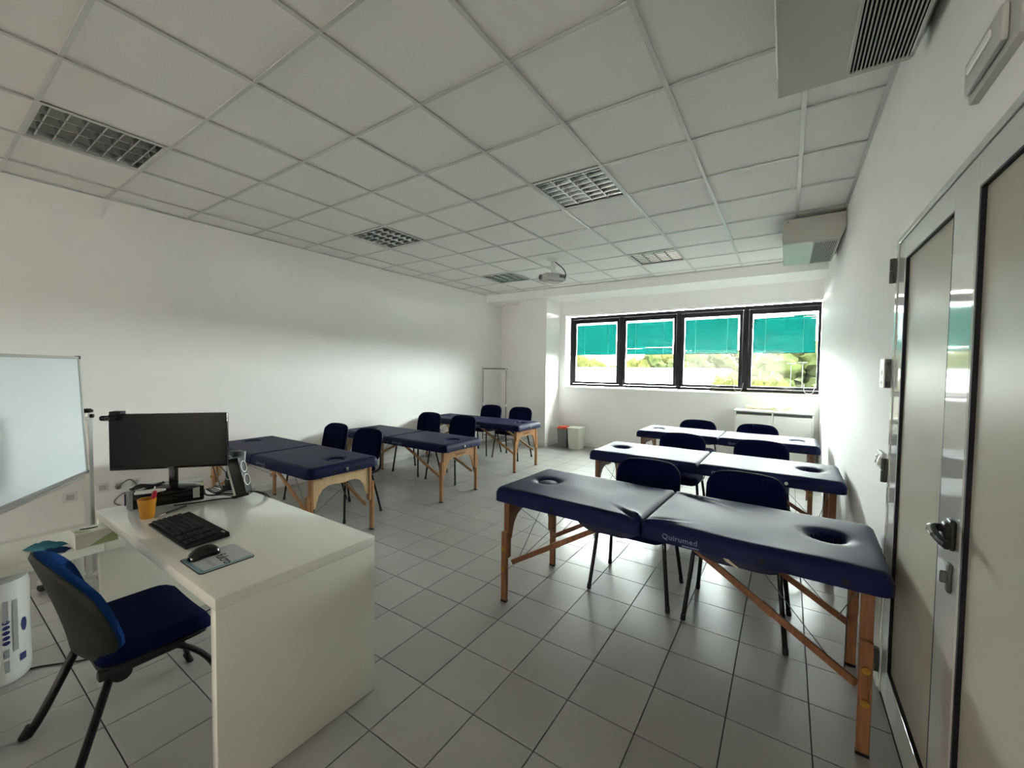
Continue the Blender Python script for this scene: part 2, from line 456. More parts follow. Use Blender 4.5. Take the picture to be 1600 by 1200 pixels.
# baseboards
def skirting(name, x0, x1, y0, y1):
    return struct(bx(name, ((x0 + x1) / 2, (y0 + y1) / 2, .038), (abs(x1 - x0), abs(y1 - y0), .076), 'white', bev=.003, seg=1))
skirting('baseboard_left', XL, XL + .01, YF, 6.77)
skirting('baseboard_back', PX1, XR, YW - .01, YW)
skirting('baseboard_right', XR - .01, XR, 2.065, YW - .01)
skirting('baseboard_pillar', PX0, PX1 + .01, PY - .01, PY)
skirting('baseboard_reveal', PX1, PX1 + .01, PY, YW - .01)

# ceiling: slab, tiles, rails
ceiling = struct(bx('ceiling', ((XL + XR) / 2, (YF + 6.3) / 2, 3.08), (XR - XL + .4, 6.3 - YF + .4, .1), 'ceil'))
LIGHTS = [(2, 0), (2, 4), (6, 4), (2, 8), (6, 8)]
def ctile_bm(sx, sy):
    bm = nb(); box(bm, (0, 0, .009), (sx, sy, .014), .002, 1); return bm
full_c = mesh_of('ceiling_tile', ctile_bm(.594, .594), 'ceil', 20)
for i in range(0, 10):
    for j in range(-16, 11):
        if (i, j) in LIGHTS: continue
        ax, bx_ = max(i * .6 + .003, XL + .002), min((i + 1) * .6 - .003, XR - .002)
        ay, by_ = max(j * .6 + .003, YF + .002), min((j + 1) * .6 - .003, 6.213)
        if bx_ - ax < .02 or by_ - ay < .02: continue
        me = full_c if bx_ - ax > .593 and by_ - ay > .593 else mesh_of('ceiling_tile', ctile_bm(bx_ - ax, by_ - ay), 'ceil', 20)
        link('ceiling_tile', me, ceiling, ((ax + bx_) / 2, (ay + by_) / 2, CZ + .005 + random.uniform(0, .0015)))
for i in range(1, 10):
    bx('ceiling_rail', (i * .6, (YF + 6.21) / 2, CZ - .002), (.024, 6.21 - YF, .005), 'rail', ceiling, bev=.0012, seg=1)
for j in range(-15, 11):
    bx('ceiling_rail', ((XL + XR) / 2, j * .6, CZ - .0015), (XR - XL, .022, .004), 'rail', ceiling, bev=.0012, seg=1)
for c, s in (((XL + .011, (YF + 6.21) / 2, CZ - .001), (.022, 6.21 - YF, .004)), ((XR - .011, (YF + 6.21) / 2, CZ - .001), (.022, 6.21 - YF, .004)),
             (((XL + XR) / 2, 6.203, CZ - .001), (XR - XL, .022, .004))):
    bx('ceiling_edge_rail', c, s, 'rail', ceiling)

# ---------------------------------------------------------------- window
win = struct(link('window_1', None, None, ((WX0 + WX1) / 2, WY, WZ0)))
def wbx(name, x0, x1, z0, z1, y0, y1, m, parent=win, bev=.004):
    off = Vector(((WX0 + WX1) / 2, WY, WZ0))
    bm = nb(); box(bm, Vector(((x0 + x1) / 2, (y0 + y1) / 2, (z0 + z1) / 2)) - off, (x1 - x0, y1 - y0, z1 - z0), bev, 1)
    return obj(name, bm, m, parent)
wbx('head_rail', WX0, WX1, WZ1 - .055, WZ1, WY, WY + .075, 'frame')
wbx('sill_rail', WX0, WX1, WZ0, WZ0 + .045, WY, WY + .075, 'frame')
for xa, xb in ((WX0, WX0 + .05), (2.745, 2.825), (3.76, 3.84), (4.765, 4.845), (WX1 - .012, WX1 - .001)):
    wbx('mullion', xa, xb, WZ0 + .045, WZ1 - .055, WY, WY + .075, 'frame')
PANES = [(1.868, 2.700), (2.868, 3.716), (3.884, 4.716), (4.896, 5.728)]
SASH = [(1.795, 2.742), (2.828, 3.757), (3.843, 4.762), (4.848, 5.750)]
PZ0, PZ1 = 1.252, 2.386
handles = []
for (px0, px1), (sx0, sx1) in zip(PANES, SASH):
    bm = nb(); off = Vector(((WX0 + WX1) / 2, WY, WZ0))
    for (x0, x1, z0, z1) in ((sx0, px0, WZ0 + .05, WZ1 - .06), (px1, sx1, WZ0 + .05, WZ1 - .06), (px0, px1, WZ0 + .05, PZ0), (px0, px1, PZ1, WZ1 - .06)):
        box(bm, Vector(((x0 + x1) / 2, WY + .032, (z0 + z1) / 2)) - off, (x1 - x0, .08, z1 - z0), .003, 1)
    s = obj('sash', bm, 'frame', win)
    bm = nb(); box(bm, Vector(((px0 + px1) / 2, WY + .022, (PZ0 + PZ1) / 2)) - off, (px1 - px0 + .01, .004, PZ1 - PZ0 + .01)); obj('inner_pane', bm, 'glass', s)
    bm = nb(); box(bm, Vector(((px0 + px1) / 2, WY + .066, (PZ0 + PZ1) / 2)) - off, (px1 - px0 + .01, .004, PZ1 - PZ0 + .01)); obj('outer_pane', bm, 'glass', s)
    bm = nb(); cx = (px0 + px1) / 2 + .05
    box(bm, Vector((cx, WY - .012, 1.226)) - off, (.07, .012, .022), .003, 1)
    bar(bm, Vector((cx - .02, WY - .022, 1.228)) - off, Vector((cx + .11, WY - .026, 1.234)) - off, .014, .012, .003)
    obj('handle', bm, 'dgrey', s)
# white window board and reveal trim
struct(bx('trim_1', ((RX0 + XR) / 2, YW - .012, 1.128), (XR - RX0 + .06, .024, .022), 'white', bev=.003, seg=1))
bm = nb()
box(bm, ((RX0 + WX1) / 2, (YW + WY) / 2 + .01, RZ0 + .018), (WX1 - RX0, WY - YW, .036)); struct(obj('trim_2', bm, 'white'))

# blinds between the panes
def blind(k, x0, x1, label, gaps):
    cx = (x0 + x1) / 2
    t = thing('venetian_blind', label, 'blind', (cx, WY + .044, PZ1), 0, 'teal blinds in the window panes')
    wd = x1 - x0 - .03
    bm = nb(); box(bm, (-.008, 0, -.018), (wd, .022, .016), .002, 1); obj('headrail', bm, 'blind_rail', t)
    n = 25; zt, zb = -.045, -.592
    bm = nb()
    v = [bm.verts.new(p) for p in ((-wd / 2, -.009, .0135), (wd / 2, -.009, .0135), (wd / 2, .002, .002), (-wd / 2, .002, .002), (-wd / 2, .008, -.013), (wd / 2, .008, -.013))]
    bm.faces.new((v[0], v[1], v[2], v[3])); bm.faces.new((v[3], v[2], v[5], v[4]))
    me = mesh_of('slat', bm, 'slat', 60)
    for q in range(n):
        z = zt + (zb - zt) * q / (n - 1); tilt = 0.
        s = link('slat', me, t, (-.008, 0, z))
        if q in gaps: s.rotation_euler = (gaps[q][0], gaps[q][1], 0)
    bm = nb(); box(bm, (-.008, 0, zb - .018), (wd, .02, .014), .002, 1); obj('bottom_rail', bm, 'blind_rail', t)
    for u in (-.3, .3):
        bm = nb(); tube(bm, [(u * wd, -.016, -.02), (u * wd, -.016, zb - .012)], .0022, 6); obj('ladder_cord', bm, 'cable_white', t)
    return t
blind(0, *PANES[0], 'teal venetian blind in the leftmost window pane, nearest the pillar', {})
blind(1, *PANES[1], 'teal venetian blind with one bright slanting gap low down, second pane from left', {20: (.5, .012), 21: (-.25, 0), 23: (.3, 0)})
blind(2, *PANES[2], 'teal venetian blind in the third window pane from left', {23: (.45, 0), 22: (.2, 0)})
blind(3, *PANES[3], 'teal venetian blind in the rightmost pane, disturbed slats near its top', {0: (.5, .02), 1: (.55, -.02), 2: (-.3, -.012), 3: (.3, 0)})
for x, lab in ((2.84, 'thin white cord loop hanging at the first window mullion from left'), (4.66, 'thin white cord loop hanging below the third window pane'), (5.58, 'thin white cord hanging below the rightmost window pane')):
    bm = nb(); tube(bm, spline([(x, WY - .015, 1.30), (x + .005, WY - .02, 1.2), (x + .05, WY - .03, 1.165), (x + .11, WY - .03, 1.185), (x + .13, WY - .015, 1.30)], 6), .003, 6)
    tag(obj('blind_cord', bm, 'cable_white'), lab, 'cord')

# ---------------------------------------------------------------- doors on the right wall
XD = XR - .001          # face of frame and leaves
d1 = struct(link('door_1', None, None, (XD, 2.03, 0)))
def dbx(name, x0, x1, y0, y1, z0, z1, m, parent, bev=.002, o=None):
    off = Vector(o or parent.location)
    bm = nb(); box(bm, Vector(((x0 + x1) / 2, (y0 + y1) / 2, (z0 + z1) / 2)) - off, (x1 - x0, y1 - y0, z1 - z0), bev, 1)
    return obj(name, bm, m, parent)
tr = struct(link('trim_3', None, None, (XD, 1.1, 0)))     # door frame
dbx('jamb', XD - .004, XR + .12, 2.034, 2.064, 0, 2.085, 'door_paint', tr)
dbx('jamb', XD - .004, XR + .12, DY0 - .005, DY0 + .03, 0, 2.085, 'door_paint', tr)
dbx('lintel', XD - .004, XR + .12, DY0 + .03, 2.034, 2.062, 2.085, 'door_paint', tr)
dbx('threshold', XD + .004, XR + .12, DY0 + .03, 2.034, 0, .012, 'alu', tr)
struct(bx('wall_sun_block', (XR + .2, 1.1, 1.1), (.08, 2.6, 2.6), 'wall'))  # unseen block added behind the doors to stop sun leaking in
def leaf(d, y0, y1, py0, py1, z0=.018, z1=2.058, pz0=.17, pz1=1.972):
    o = d.location
    bm = nb()
    for (a, b, c, e) in ((y0, py0, z0, z1), (py1, y1, z0, z1), (py0, py1, z0, pz0), (py0, py1, pz1, z1)):
        if b - a < .002: continue
        box(bm, Vector((XD + .02, (a + b) / 2, (c + e) / 2)) - o, (.04, b - a, e - c), .0015, 1)
    obj('leaf_frame', bm, 'door_paint', d)
    dbx('panel', XD + .012, XD + .03, py0 + .004, py1 - .004, pz0 + .004, pz1 - .004, 'door_panel', d)
    bm = nb(); g = .012
    for (a, b, c, e) in ((py0, py0 + g, pz0, pz1), (py1 - g, py1, pz0, pz1), (py0 + g, py1 - g, pz0, pz0 + .006), (py0 + g, py1 - g, pz1 - .006, pz1)):
        box(bm, Vector((XD + .007, (a + b) / 2, (c + e) / 2)) - o, (.012, b - a, e - c))
    obj('gasket', bm, 'gasket', d)
leaf(d1, 1.118, 2.03, 1.298, 1.912)
d2 = struct(link('door_2', None, None, (XD, .2, 0)))
leaf(d2, .195, 1.115, .30, 1.108)
# lever handle
hd = link('door_handle', None, d1, (0, 1.160 - 2.03, 1.032))
bm = nb(); box(bm, (-.007, 0, 0), (.014, .042, .085), .006, 3); box(bm, (-.014, 0, .008), (.022, .036, .05), .008, 3)
tube(bm, spline([(-.01, .004, .012), (-.034, .006, .013), (-.045, -.006, .011), (-.047, -.035, .005), (-.043, -.07, -.002), (-.036, -.095, -.006)], 6), .0115, 10, .010)
obj('lever', bm, 'black', hd, label='black plastic lever with rounded rose')
bm = nb(); tube(bm, spline([(-.040, .012, .018), (-.053, -.006, .015), (-.0555, -.028, .010), (-.054, -.048, .005)], 5), .0065, 8); tube(bm, [(-.010, 0, -.026), (-.019, 0, -.026)], .012, 16)
obj('chrome_insert', bm, 'chrome', hd)
bm = nb(); box(bm, (-.005, 1.17 - 2.03, .905), (.01, .03, .085), .006, 2); box(bm, (-.014, 1.17 - 2.03, .905), (.02, .012, .035), .005, 2); obj('lock_escutcheon', bm, 'dgrey', d1)
for z in (1.95, 1.03, .13):
    bm = nb(); tube(bm, [(-.014, .043, z - .055), (-.014, .043, z - .002)], .0115, 12); tube(bm, [(-.014, .043, z + .002), (-.014, .043, z + .055)], .0115, 12)
    box(bm, (-.008, .03, z), (.006, .02, .10), .002, 1); obj('hinge', bm, 'dgrey', d1)

# ================================================================ MASSAGE TABLES
PL, PW, PT = .948, .67, .085        # half length, width, pad thickness
def pad_bm(side, wrinkle=0., hole=(.75, .02)):
    # upholstered half: heightfield top with rounded edge, oval face hole, welt sides
    x0, x1 = (.003, PL) if side > 0 else (-PL, -.003)
    nx, ny = 56, 44; R, RC = .045, .055
    bm = nb(); T, B = {}, {}
    hx, hy = side * hole[0], hole[1]; ha, hb = .080, .078
    def ease(i, n):
        a = -1 + 2 * i / n; return .5 + .5 * (math.sin(a * PI / 2) * .3 + a * .7)
    for i in range(nx + 1):
        for j in range(ny + 1):
            x = x0 + (x1 - x0) * ease(i, nx); y = -PW / 2 + PW * ease(j, ny)
            cx, cy2 = (x0 + x1) / 2, 0; hw, hh = (x1 - x0) / 2, PW / 2
            outer = (x - cx) * side > 0
            rc = RC if outer else .012
            re = R if outer else R
            qx, qy = abs(x - cx) - (hw - rc), abs(y) - (hh - rc)
            if qx > 0 and qy > 0:
                L = math.hypot(qx, qy)
                if L > rc:
                    x = cx + math.copysign(hw - rc + qx / L * rc, x - cx); y = math.copysign(hh - rc + qy / L * rc, y); d = 0.
                else: d = rc - L
            else: d = min(hw - abs(x - cx), hh - abs(y))
            rr = R if (outer or hh - abs(y) < hw - abs(x - cx)) else .022
            z = -rr + (math.sqrt(max(0, rr * rr - (rr - d) ** 2)) if d < rr else rr)
            z += .0022 * noise.noise(Vector((x * 5, y * 5, side * 3))) * min(1, d / .05)
            if wrinkle:
                z += wrinkle * .006 * noise.noise(Vector((x * 3.2, y * 3.2, 4 + side))) * min(1, d / .06)
                # pulled creases running from the hinge corner
                for (wx, wy, ang, ln, am) in ((-.07, -.255, 2.5, .10, .011), (-.045, -.27, 2.2, .07, .009), (.09, -.275, .35, .09, .007), (.16, .24, -.45, .16, .007), (.10, .26, -.3, .13, .006)):
                    if wx * side < 0: continue
                    dx, dy = x - wx, y - wy; a = dx * math.cos(ang) + dy * math.sin(ang); b = -dx * math.sin(ang) + dy * math.cos(ang)
                    z += am * math.exp(-(a / ln) ** 2) * (math.exp(-(b / .012) ** 2) - .8 * math.exp(-((b - .022) / .014) ** 2)) * min(1, d / .02)
            q = math.hypot((x - hx) / ha, (y - hy) / hb)
            if q < 1.9:
                s = max(0, min(1, (1.9 - q) / .95)); z -= .010 * s ** 3
                if q < 1: z -= .03 * (1 - q) / .35 if q > .65 else .03
            T[i, j] = bm.verts.new((x, y, z)); B[i, j] = bm.verts.new((x, y, -PT)); T[i, j].index = 0
    def open_(i, j):
        c = (T[i, j].co + T[i + 1, j + 1].co) / 2
        return math.hypot((c.x - hx) / ha, (c.y - hy) / hb) < .8
    tf = []
    for i in range(nx):
        for j in range(ny):
            if open_(i, j): continue
            tf.append(bm.faces.new((T[i, j], T[i + 1, j], T[i + 1, j + 1], T[i, j + 1])))
    inv = {}
    for k, v in T.items(): inv[v] = B[k]
    be = [e for f in tf for e in f.edges if len(e.link_faces) == 1]
    for f in list(tf): bm.faces.new([inv[v] for v in f.verts][::-1])
    for e in set(be):
        a, b = e.verts
        try: bm.faces.new((a, b, inv[b], inv[a]))
        except ValueError: pass
    return bm
PADS = {k: [mesh_of('pad', pad_bm(s, wr), 'vinyl', 50) for s in (-1, 1)] for k, wr in (('smooth', 0.), ('worn', 1.))}

def arch_poly(hw, zt, zl):
    # arched end panel between two legs (y, z)
    pts = [(-hw, zt), (-hw, zl)]
    for a, b in ((-hw + .022, zl + .004), (-hw + .034, zl + .055), (-hw + .05, zl + .10), (-hw + .085, zl + .145), (-hw + .135, zl + .168), (-hw + .185, zl + .17)): pts.append((a, b))
    pts.append((-.03, zl + .162)); pts.append((.03, zl + .162))
    for a, b in ((-hw + .185, zl + .17), (-hw + .135, zl + .168), (-hw + .085, zl + .145), (-hw + .05, zl + .10), (-hw + .034, zl + .055), (-hw + .022, zl + .004)): pts.append((-a, b))
    pts += [(hw, zl), (hw, zt)]
    return pts

TO_END = Matrix(((0, 0, 1, 0), (1, 0, 0, 0), (0, 1, 0, 0), (0, 0, 0, 1)))     # poly (y, z) extruded along +x
def massage_table(label, x, y, rz, h, wood='wood', arch='wood', worn=False, plugs=(-1, 1), side_text=True, end_text=False, hole_dy=0.):
    t = thing('massage_table', label, 'massage table', (x, y, 0), rz, 'folding massage tables')
    zb = h - PT; hw = .275; ex = .872
    for k, s in enumerate((-1, 1)):
        p = link('pad', PADS['worn' if worn else 'smooth'][k], t, (0, 0, h))
        if s in plugs:
            bm = nb(); lathe(bm, [(0, -.05), (.062, -.05), (.068, -.028), (.06, -.016), (.035, -.011), (0, -.010)], 20)
            bmesh.ops.scale(bm, vec=(1.02, 1.0, 1), verts=bm.verts)
            bmesh.ops.translate(bm, vec=(s * .75, .02, 0), verts=bm.verts); obj('hole_plug', bm, 'vinyl', p)
        for yy in (-.11, .11):
            bm = nb(); tube(bm, [(s * (PL - .004), yy, -.058), (s * (PL + .0015), yy, -.058)], .016, 14); obj('vent_hole', bm, 'hole', p)
        bm = nb(); box(bm, (s * (PL + .003), .0, -.056), (.008, .024, .03), .003, 1); obj('latch', bm, 'chrome', p)
        for vx in (.80, .52):
            bm = nb(); tube(bm, [(s * vx, -PW / 2 + .004, -.058), (s * vx, -PW / 2 - .0015, -.058)], .013, 12); obj('vent_hole', bm, 'hole', p)
        # wooden side rails under the pad
        bm = nb()
        for yy in (-1, 1): box(bm, (s * PL / 2, yy * .20, zb - .012), (PL - .08, .02, .024), .002, 1)
        for xx in (.06, .82): box(bm, (s * xx, 0, zb - .012), (.02, .38, .024), .002, 1)
        obj('under_rail', bm, wood, t)
        # end panel with the arched cut
        bm = nb(); prism(bm, arch_poly(hw - .012, zb, zb - .26), .018, Matrix.Translation((s * ex - .009, 0, 0)) @ TO_END)
        ep = obj('end_panel', bm, arch, t, smooth=20)
        if end_text and s > 0:
            o = link('lettering', text_mesh('Quirumed', .042, .0008, 'burn'), ep, (ex + .0098, .0, zb - .06), (PI / 2, 0, PI / 2))
        for yy in (-1, 1):
            bm = nb(); box(bm, (s * ex, yy * hw, zb / 2 + .14), (.042, .026, zb - .28), .003, 1); obj('leg', bm, wood, t)
            bm = nb(); box(bm, (s * ex, yy * (hw + .027), .225 + .006), (.042, .024, .438), .003, 1); e_ = obj('leg_extension', bm, wood, t)
            bm = nb(); box(bm, (s * ex, yy * (hw + .027), .006), (.044, .026, .012), .002, 1); obj('rubber_foot', bm, 'black', e_)
            for zz in (.215, .345):
                bm = nb(); tube(bm, [(s * ex, yy * (hw + .038), zz), (s * ex, yy * (hw + .050), zz)], .014, 10); obj('knob', bm, 'brass', e_)
            a, b = (s * (ex - .02), yy * (hw - .026), .24), (s * .20, yy * (hw - .05), zb - .012)
            bm = nb(); bar(bm, a, b, .016, .030, .002); br = obj('brace', bm, wood, t)
            m_ = Vector(a).lerp(Vector(b), .48); dv = (Vector(b) - Vector(a)).normalized() * .03
            bm = nb(); bar(bm, m_ - dv, m_ + dv, .022, .034, .002); obj('brace_hinge', bm, wood, br)
            bm = nb(); tube(bm, [(s * (ex - .02), yy * (hw - .03), zb - .02), (s * (ex - .06), -yy * (hw - .03), .26)], .0022, 5)
            tube(bm, [(s * .46, yy * .2, zb - .005), Vector(a).lerp(Vector(b), .1)], .0022, 5); obj('support_cable', bm, 'wire', t)
    if side_text:
        o = link('lettering', text_mesh('Quirumed', .037, .0006, 'logo_grey', 1.05), t, (.185, -PW / 2 - .0008, h - .052), (PI / 2, 0, 0))
        bm = nb(); box(bm, (.235, -PW / 2 - .0006, h - .077), (.075, .0008, .006)); obj('lettering', bm, 'logo_grey', t)
    return t

R1 = massage_table('nearest navy massage table on the right, its vinyl creased at the hinge', 4.793, 1.912, -.040, .732, 'wood_shaded', 'wood_shaded', True, (-1,))
R2 = massage_table('middle navy massage table on the right, small white dot on its long side', 4.79, 3.43, -.012, .732, 'wood_shaded', 'wood_shaded', False, (), True)
massage_table('farthest navy massage table on the right, in front of the white cabinet', 4.735, 5.06, -.01, .725, 'wood_shaded', 'wood_shaded', False, (-1, 1))
massage_table('navy massage table behind the black monitor, pale beech end panel facing us', 1.372, 1.608, 0, .682, 'wood', 'wood_light')
massage_table('middle navy massage table along the left wall, between two pairs of chairs', 1.372, 3.123, 0, .645, 'wood', 'wood', end_text=True)
L3 = massage_table('farthest navy massage table on the left, in front of the clothes rack', 1.30, 4.695, 0, .678, 'wood', 'wood', end_text=True)
for par, c, ax in ((R2, (.60, -PW / 2 - .001, .675), (0, -1, 0)), (L3, (.70, .09, .6795), (0, 0, 1))):
    bm = nb(); tube(bm, [Vector(c) - Vector(ax) * .003, Vector(c) + Vector(ax) * .002], .012, 12); obj('white_dot', bm, 'white', par, label='small white dot')
# sagging, torn under-cover of the nearest table and the white dot on the middle one
def sag(xa, xb, dep):
    bm = nb(); n = 18; A, B = [], []
    for k in range(n + 1):
        u = k / n; x = xa + (xb - xa) * u; z = -dep * (math.sin(PI * u) ** .6) * (1 + .12 * math.sin(9 * u))
        row = []
        for yy in (-.255, -.19, -.05, .1, .25): row.append(bm.verts.new((x, yy, .647 + z * (1.0 if yy < 0 else .6))))
        A.append(row); B.append([bm.verts.new((x, yy, .650)) for yy in (-.255, .25)])
    for a, b, c, d in zip(A, A[1:], B, B[1:]):
        for q in range(4): bm.faces.new((a[q], a[q + 1], b[q + 1], b[q]))
        bm.faces.new((c[0], d[0], b[0], a[0])); bm.faces.new((c[1], a[4], b[4], d[1]))
    return bm
for xa, xb, dep in ((-.42, -.02, .075), (.22, .62, .07), (-.74, -.55, .03)):
    obj('sagging_cover', sag(xa, xb, dep), 'vinyl_dark', R1)
bm = nb(); prism(bm, [(0, 0), (.015, -.016), (.05, -.03), (.07, -.033), (.05, -.02), (.03, -.008), (.02, .003)], .002, Matrix.Translation((.36, -.2575, .618)) @ Matrix.Rotation(PI / 2, 4, 'X'))
obj('torn_patch', bm, 'foam', R1, label='torn spot showing yellowed foam')

# ================================================================ STUDENT CHAIRS
def student_chair():
    t = thing('meeting_chair', '-', 'chair', (0, 0, 0), 0, 'navy chairs at the massage tables')
    bm = nb(); cushion(bm, .46, .43, .05, .07, .024, 12, 12, lambda u, v, s: (u, v - .015, .425 + s - .02 * max(0, (-v - .12) / .095) ** 2), .008)
    obj('seat', bm, 'fabric', t)
    bm = nb(); cushion(bm, .43, .40, .02, .06, .012, 8, 8, lambda u, v, s: (u, v - .01, .428 - s)); obj('seat_pan', bm, 'black', t)
    def bw(off):
        def f(u, v, s):      # v up the back
            top = .02 * (1 - (2 * u / .45) ** 2) * (v + .15) / .3
            z = .655 + v + top; y = .225 + (v + .15) * .20 + .035 * (1 - (2 * u / .45) ** 2) - .015
            return (u, y + off - s, z * 1.0)
        return f
    bm = nb(); cushion(bm, .45, .29, .032, .085, .020, 14, 10, bw(0), .004); obj('backrest', bm, 'fabric', t)
    bm = nb(); cushion(bm, .458, .298, .016, .088, .012, 14, 10, lambda u, v, s: bw(0)(u, v, -s)); obj('back_shell', bm, 'shell', t)
    for sx in (-1, 1):
        bm = nb(); tube(bm, spline([(sx * .255, -.215, .006), (sx * .225, -.185, .30), (sx * .215, -.17, .40), (sx * .20, -.13, .418)], 5), .0125, 10, .0095); l = obj('leg', bm, 'blackm', t)
        bm = nb(); tube(bm, [(sx * .2555, -.2155, 0), (sx * .253, -.212, .035)], .0145, 10); obj('foot_cap', bm, 'black', l)
        bm = nb(); tube(bm, spline([(sx * .258, .215, .006), (sx * .228, .15, .30), (sx * .215, .125, .40), (sx * .20, .08, .418)], 5), .0125, 10, .0095); l = obj('leg', bm, 'blackm', t)
        bm = nb(); tube(bm, [(sx * .2585, .2155, 0), (sx * .254, .207, .035)], .0145, 10); obj('foot_cap', bm, 'black', l)
        bm = nb(); tube(bm, spline([(sx * .20, -.10, .412), (sx * .222, .05, .41), (sx * .228, .16, .412), (sx * .226, .225, .44), (sx * .215, .245, .50), (sx * .19, .268, .60)], 6), .0115, 10, .009); obj('back_support', bm, 'blackm', t)
    bm = nb(); box(bm, (0, -.13, .412), (.40, .02, .018), .004, 1); box(bm, (0, .08, .412), (.40, .02, .018), .004, 1); obj('seat_frame', bm, 'blackm', t)
    return t
CH = [
    (4.542, 2.325, .02, 'navy chair tucked behind the nearest right table, its left one'),
    (5.155, 2.305, -.03, 'navy chair tucked behind the nearest right table, closer to the door'),
    (4.475, 3.85, .02, 'navy chair behind the middle right table, its left one'),
    (5.180, 3.84, 0, 'navy chair behind the middle right table, closer to the right wall'),
    (4.395, 5.24, .02, 'navy chair behind the farthest right table, left of the white cabinet'),
    (5.075, 5.24, -.01, 'navy chair in front of the white cabinet, mostly hidden by the farthest right table'),
    (1.025, 2.09, -.02, 'navy chair behind the front left table, the one nearer the left wall'),
    (1.665, 2.055, .02, 'navy chair behind the front left table, beside its pale end panel'),
    (.985, 3.64, .0, 'navy chair behind the middle left table, the one nearer the left wall'),
    (1.650, 3.63, .03, 'navy chair behind the middle left table, nearer the aisle'),
    (.925, 5.25, .0, 'navy chair before the clothes rack, left of the far pair'),
    (1.565, 5.235, .0, 'navy chair before the wall pillar, right of the far pair'),
]
ch0 = student_chair()
for k, (x, y, rz, lab) in enumerate(CH):
    c = ch0 if k == 0 else dup(ch0)
    c.location = (x, y, 0); c.rotation_euler = (0, 0, rz); c['label'] = lab

# ================================================================ TEACHER CHAIR
t = thing('desk_chair', 'blue padded chair with dark shell back and splayed black legs at the white desk', 'chair', (3.195, .02, 0), 0)
bm = nb(); cushion(bm, .455, .345, .055, .07, .026, 14, 12, lambda u, v, s: (u, v + .05, .402 + s - .02 * max(0, (v - .08) / .09) ** 2 + .012 * (2 * u / .455) ** 2), .006); obj('seat', bm, 'fabric', t)
bm = nb(); cushion(bm, .44, .34, .03, .07, .015, 10, 10, lambda u, v, s: (u, v + .045, .405 - s)); obj('seat_pan', bm, 'black', t)
def tb(u, v, s):
    f = 2 * u / .46; q = (v + .20) / .40
    z = .612 + v - .085 * f * f * max(0, q) ** 2 + .0
    y = -.135 - .10 * q ** 1.3 if q > 0 else -.135
    return (u * (.86 + .16 * math.sin(PI * min(1, q + .1))), y + .075 * f * f + s - .01, z)
bm = nb(); cushion(bm, .46, .40, .035, .10, .022, 18, 14, tb, .004); obj('backrest', bm, 'fabric_blue', t)
bm = nb(); cushion(bm, .468, .408, .016, .10, .012, 18, 14, lambda u, v, s: tb(u, v, -s)); obj('back_shell', bm, 'shell', t)
for sx in (-1, 1):
    bm = nb(); tube(bm, spline([(sx * .283, -.242, .008), (sx * .255, -.20, .10), (sx * .19, -.09, .385)], 4), [.016] * 9, 10, .011); l = obj('leg', bm, 'blackm', t)
    bm = nb(); tube(bm, spline([(sx * .288, -.252, 0), (sx * .276, -.232, .045)], 2), .0185, 10, .014); obj('foot_cap', bm, 'black', l)
    bm = nb(); tube(bm, spline([(sx * .275, .285, .008), (sx * .262, .26, .10), (sx * .225, .19, .28), (sx * .19, .10, .37), (sx * .18, .02, .385)], 4), .016, 10, .011); l = obj('leg', bm, 'blackm', t)
    bm = nb(); tube(bm, spline([(sx * .277, .29, 0), (sx * .27, .272, .045)], 2), .0185, 10, .014); obj('foot_cap', bm, 'black', l)
    bm = nb(); box(bm, (sx * .19, -.01, .382), (.035, .24, .035), .008, 2); tube(bm, [(sx * .175, -.07, .372), (sx * .215, -.07, .372)], .03, 14); obj('hub', bm, 'black', t)

# ================================================================ DESK, RETURN AND WHAT STANDS ON THEM
DZ = .715; DX0, DX1, DYa, DYb = 2.375, 3.828, .088, .718
t = thing('desk', 'glossy white waterfall desk with solid side panels, carrying the monitor', 'desk', (3.1, .4, 0))
def pbx(name, x0, x1, y0, y1, z0, z1, m, parent, bev=.003, label=None):
    o = parent.location
    bm = nb(); box(bm, Vector(((x0 + x1) / 2, (y0 + y1) / 2, (z0 + z1) / 2)) - Vector(o), (x1 - x0, y1 - y0, z1 - z0), bev, 2)
    return obj(name, bm, m, parent, label=label)
pbx('desk_top', DX0, DX1, DYa, DYb, DZ - .042, DZ, 'desk', t)
pbx('side_panel', DX1 - .04, DX1, DYa + .0005, DYb - .0005, 0, DZ - .0421, 'desk', t)
pbx('side_panel', DX0, DX0 + .04, DYa + .0005, DYb - .0005, 0, DZ - .0421, 'desk', t)
t = thing('side_table', 'low white return table at the left end of the desk, holding the tissue box', 'table', (2.34, -.6, 0))
pbx('table_top', 2.15, 2.535, -1.35, .086, .54, .58, 'desk2', t)
pbx('table_tongue', 2.418, 2.535, .0861, .165, .54, .58, 'desk2', t)
for yy in (-1.33, ): pbx('end_panel', 2.17, 2.515, yy, yy + .03, 0, .54, 'desk2', t)
pbx('back_rail', 2.17, 2.19, -1.29, .06, .42, .54, 'desk2', t)
for yy in (-.9, .05): pbx('leg', 2.16, 2.2, yy - .02, yy + .02, 0, .54, 'white_metal', t)

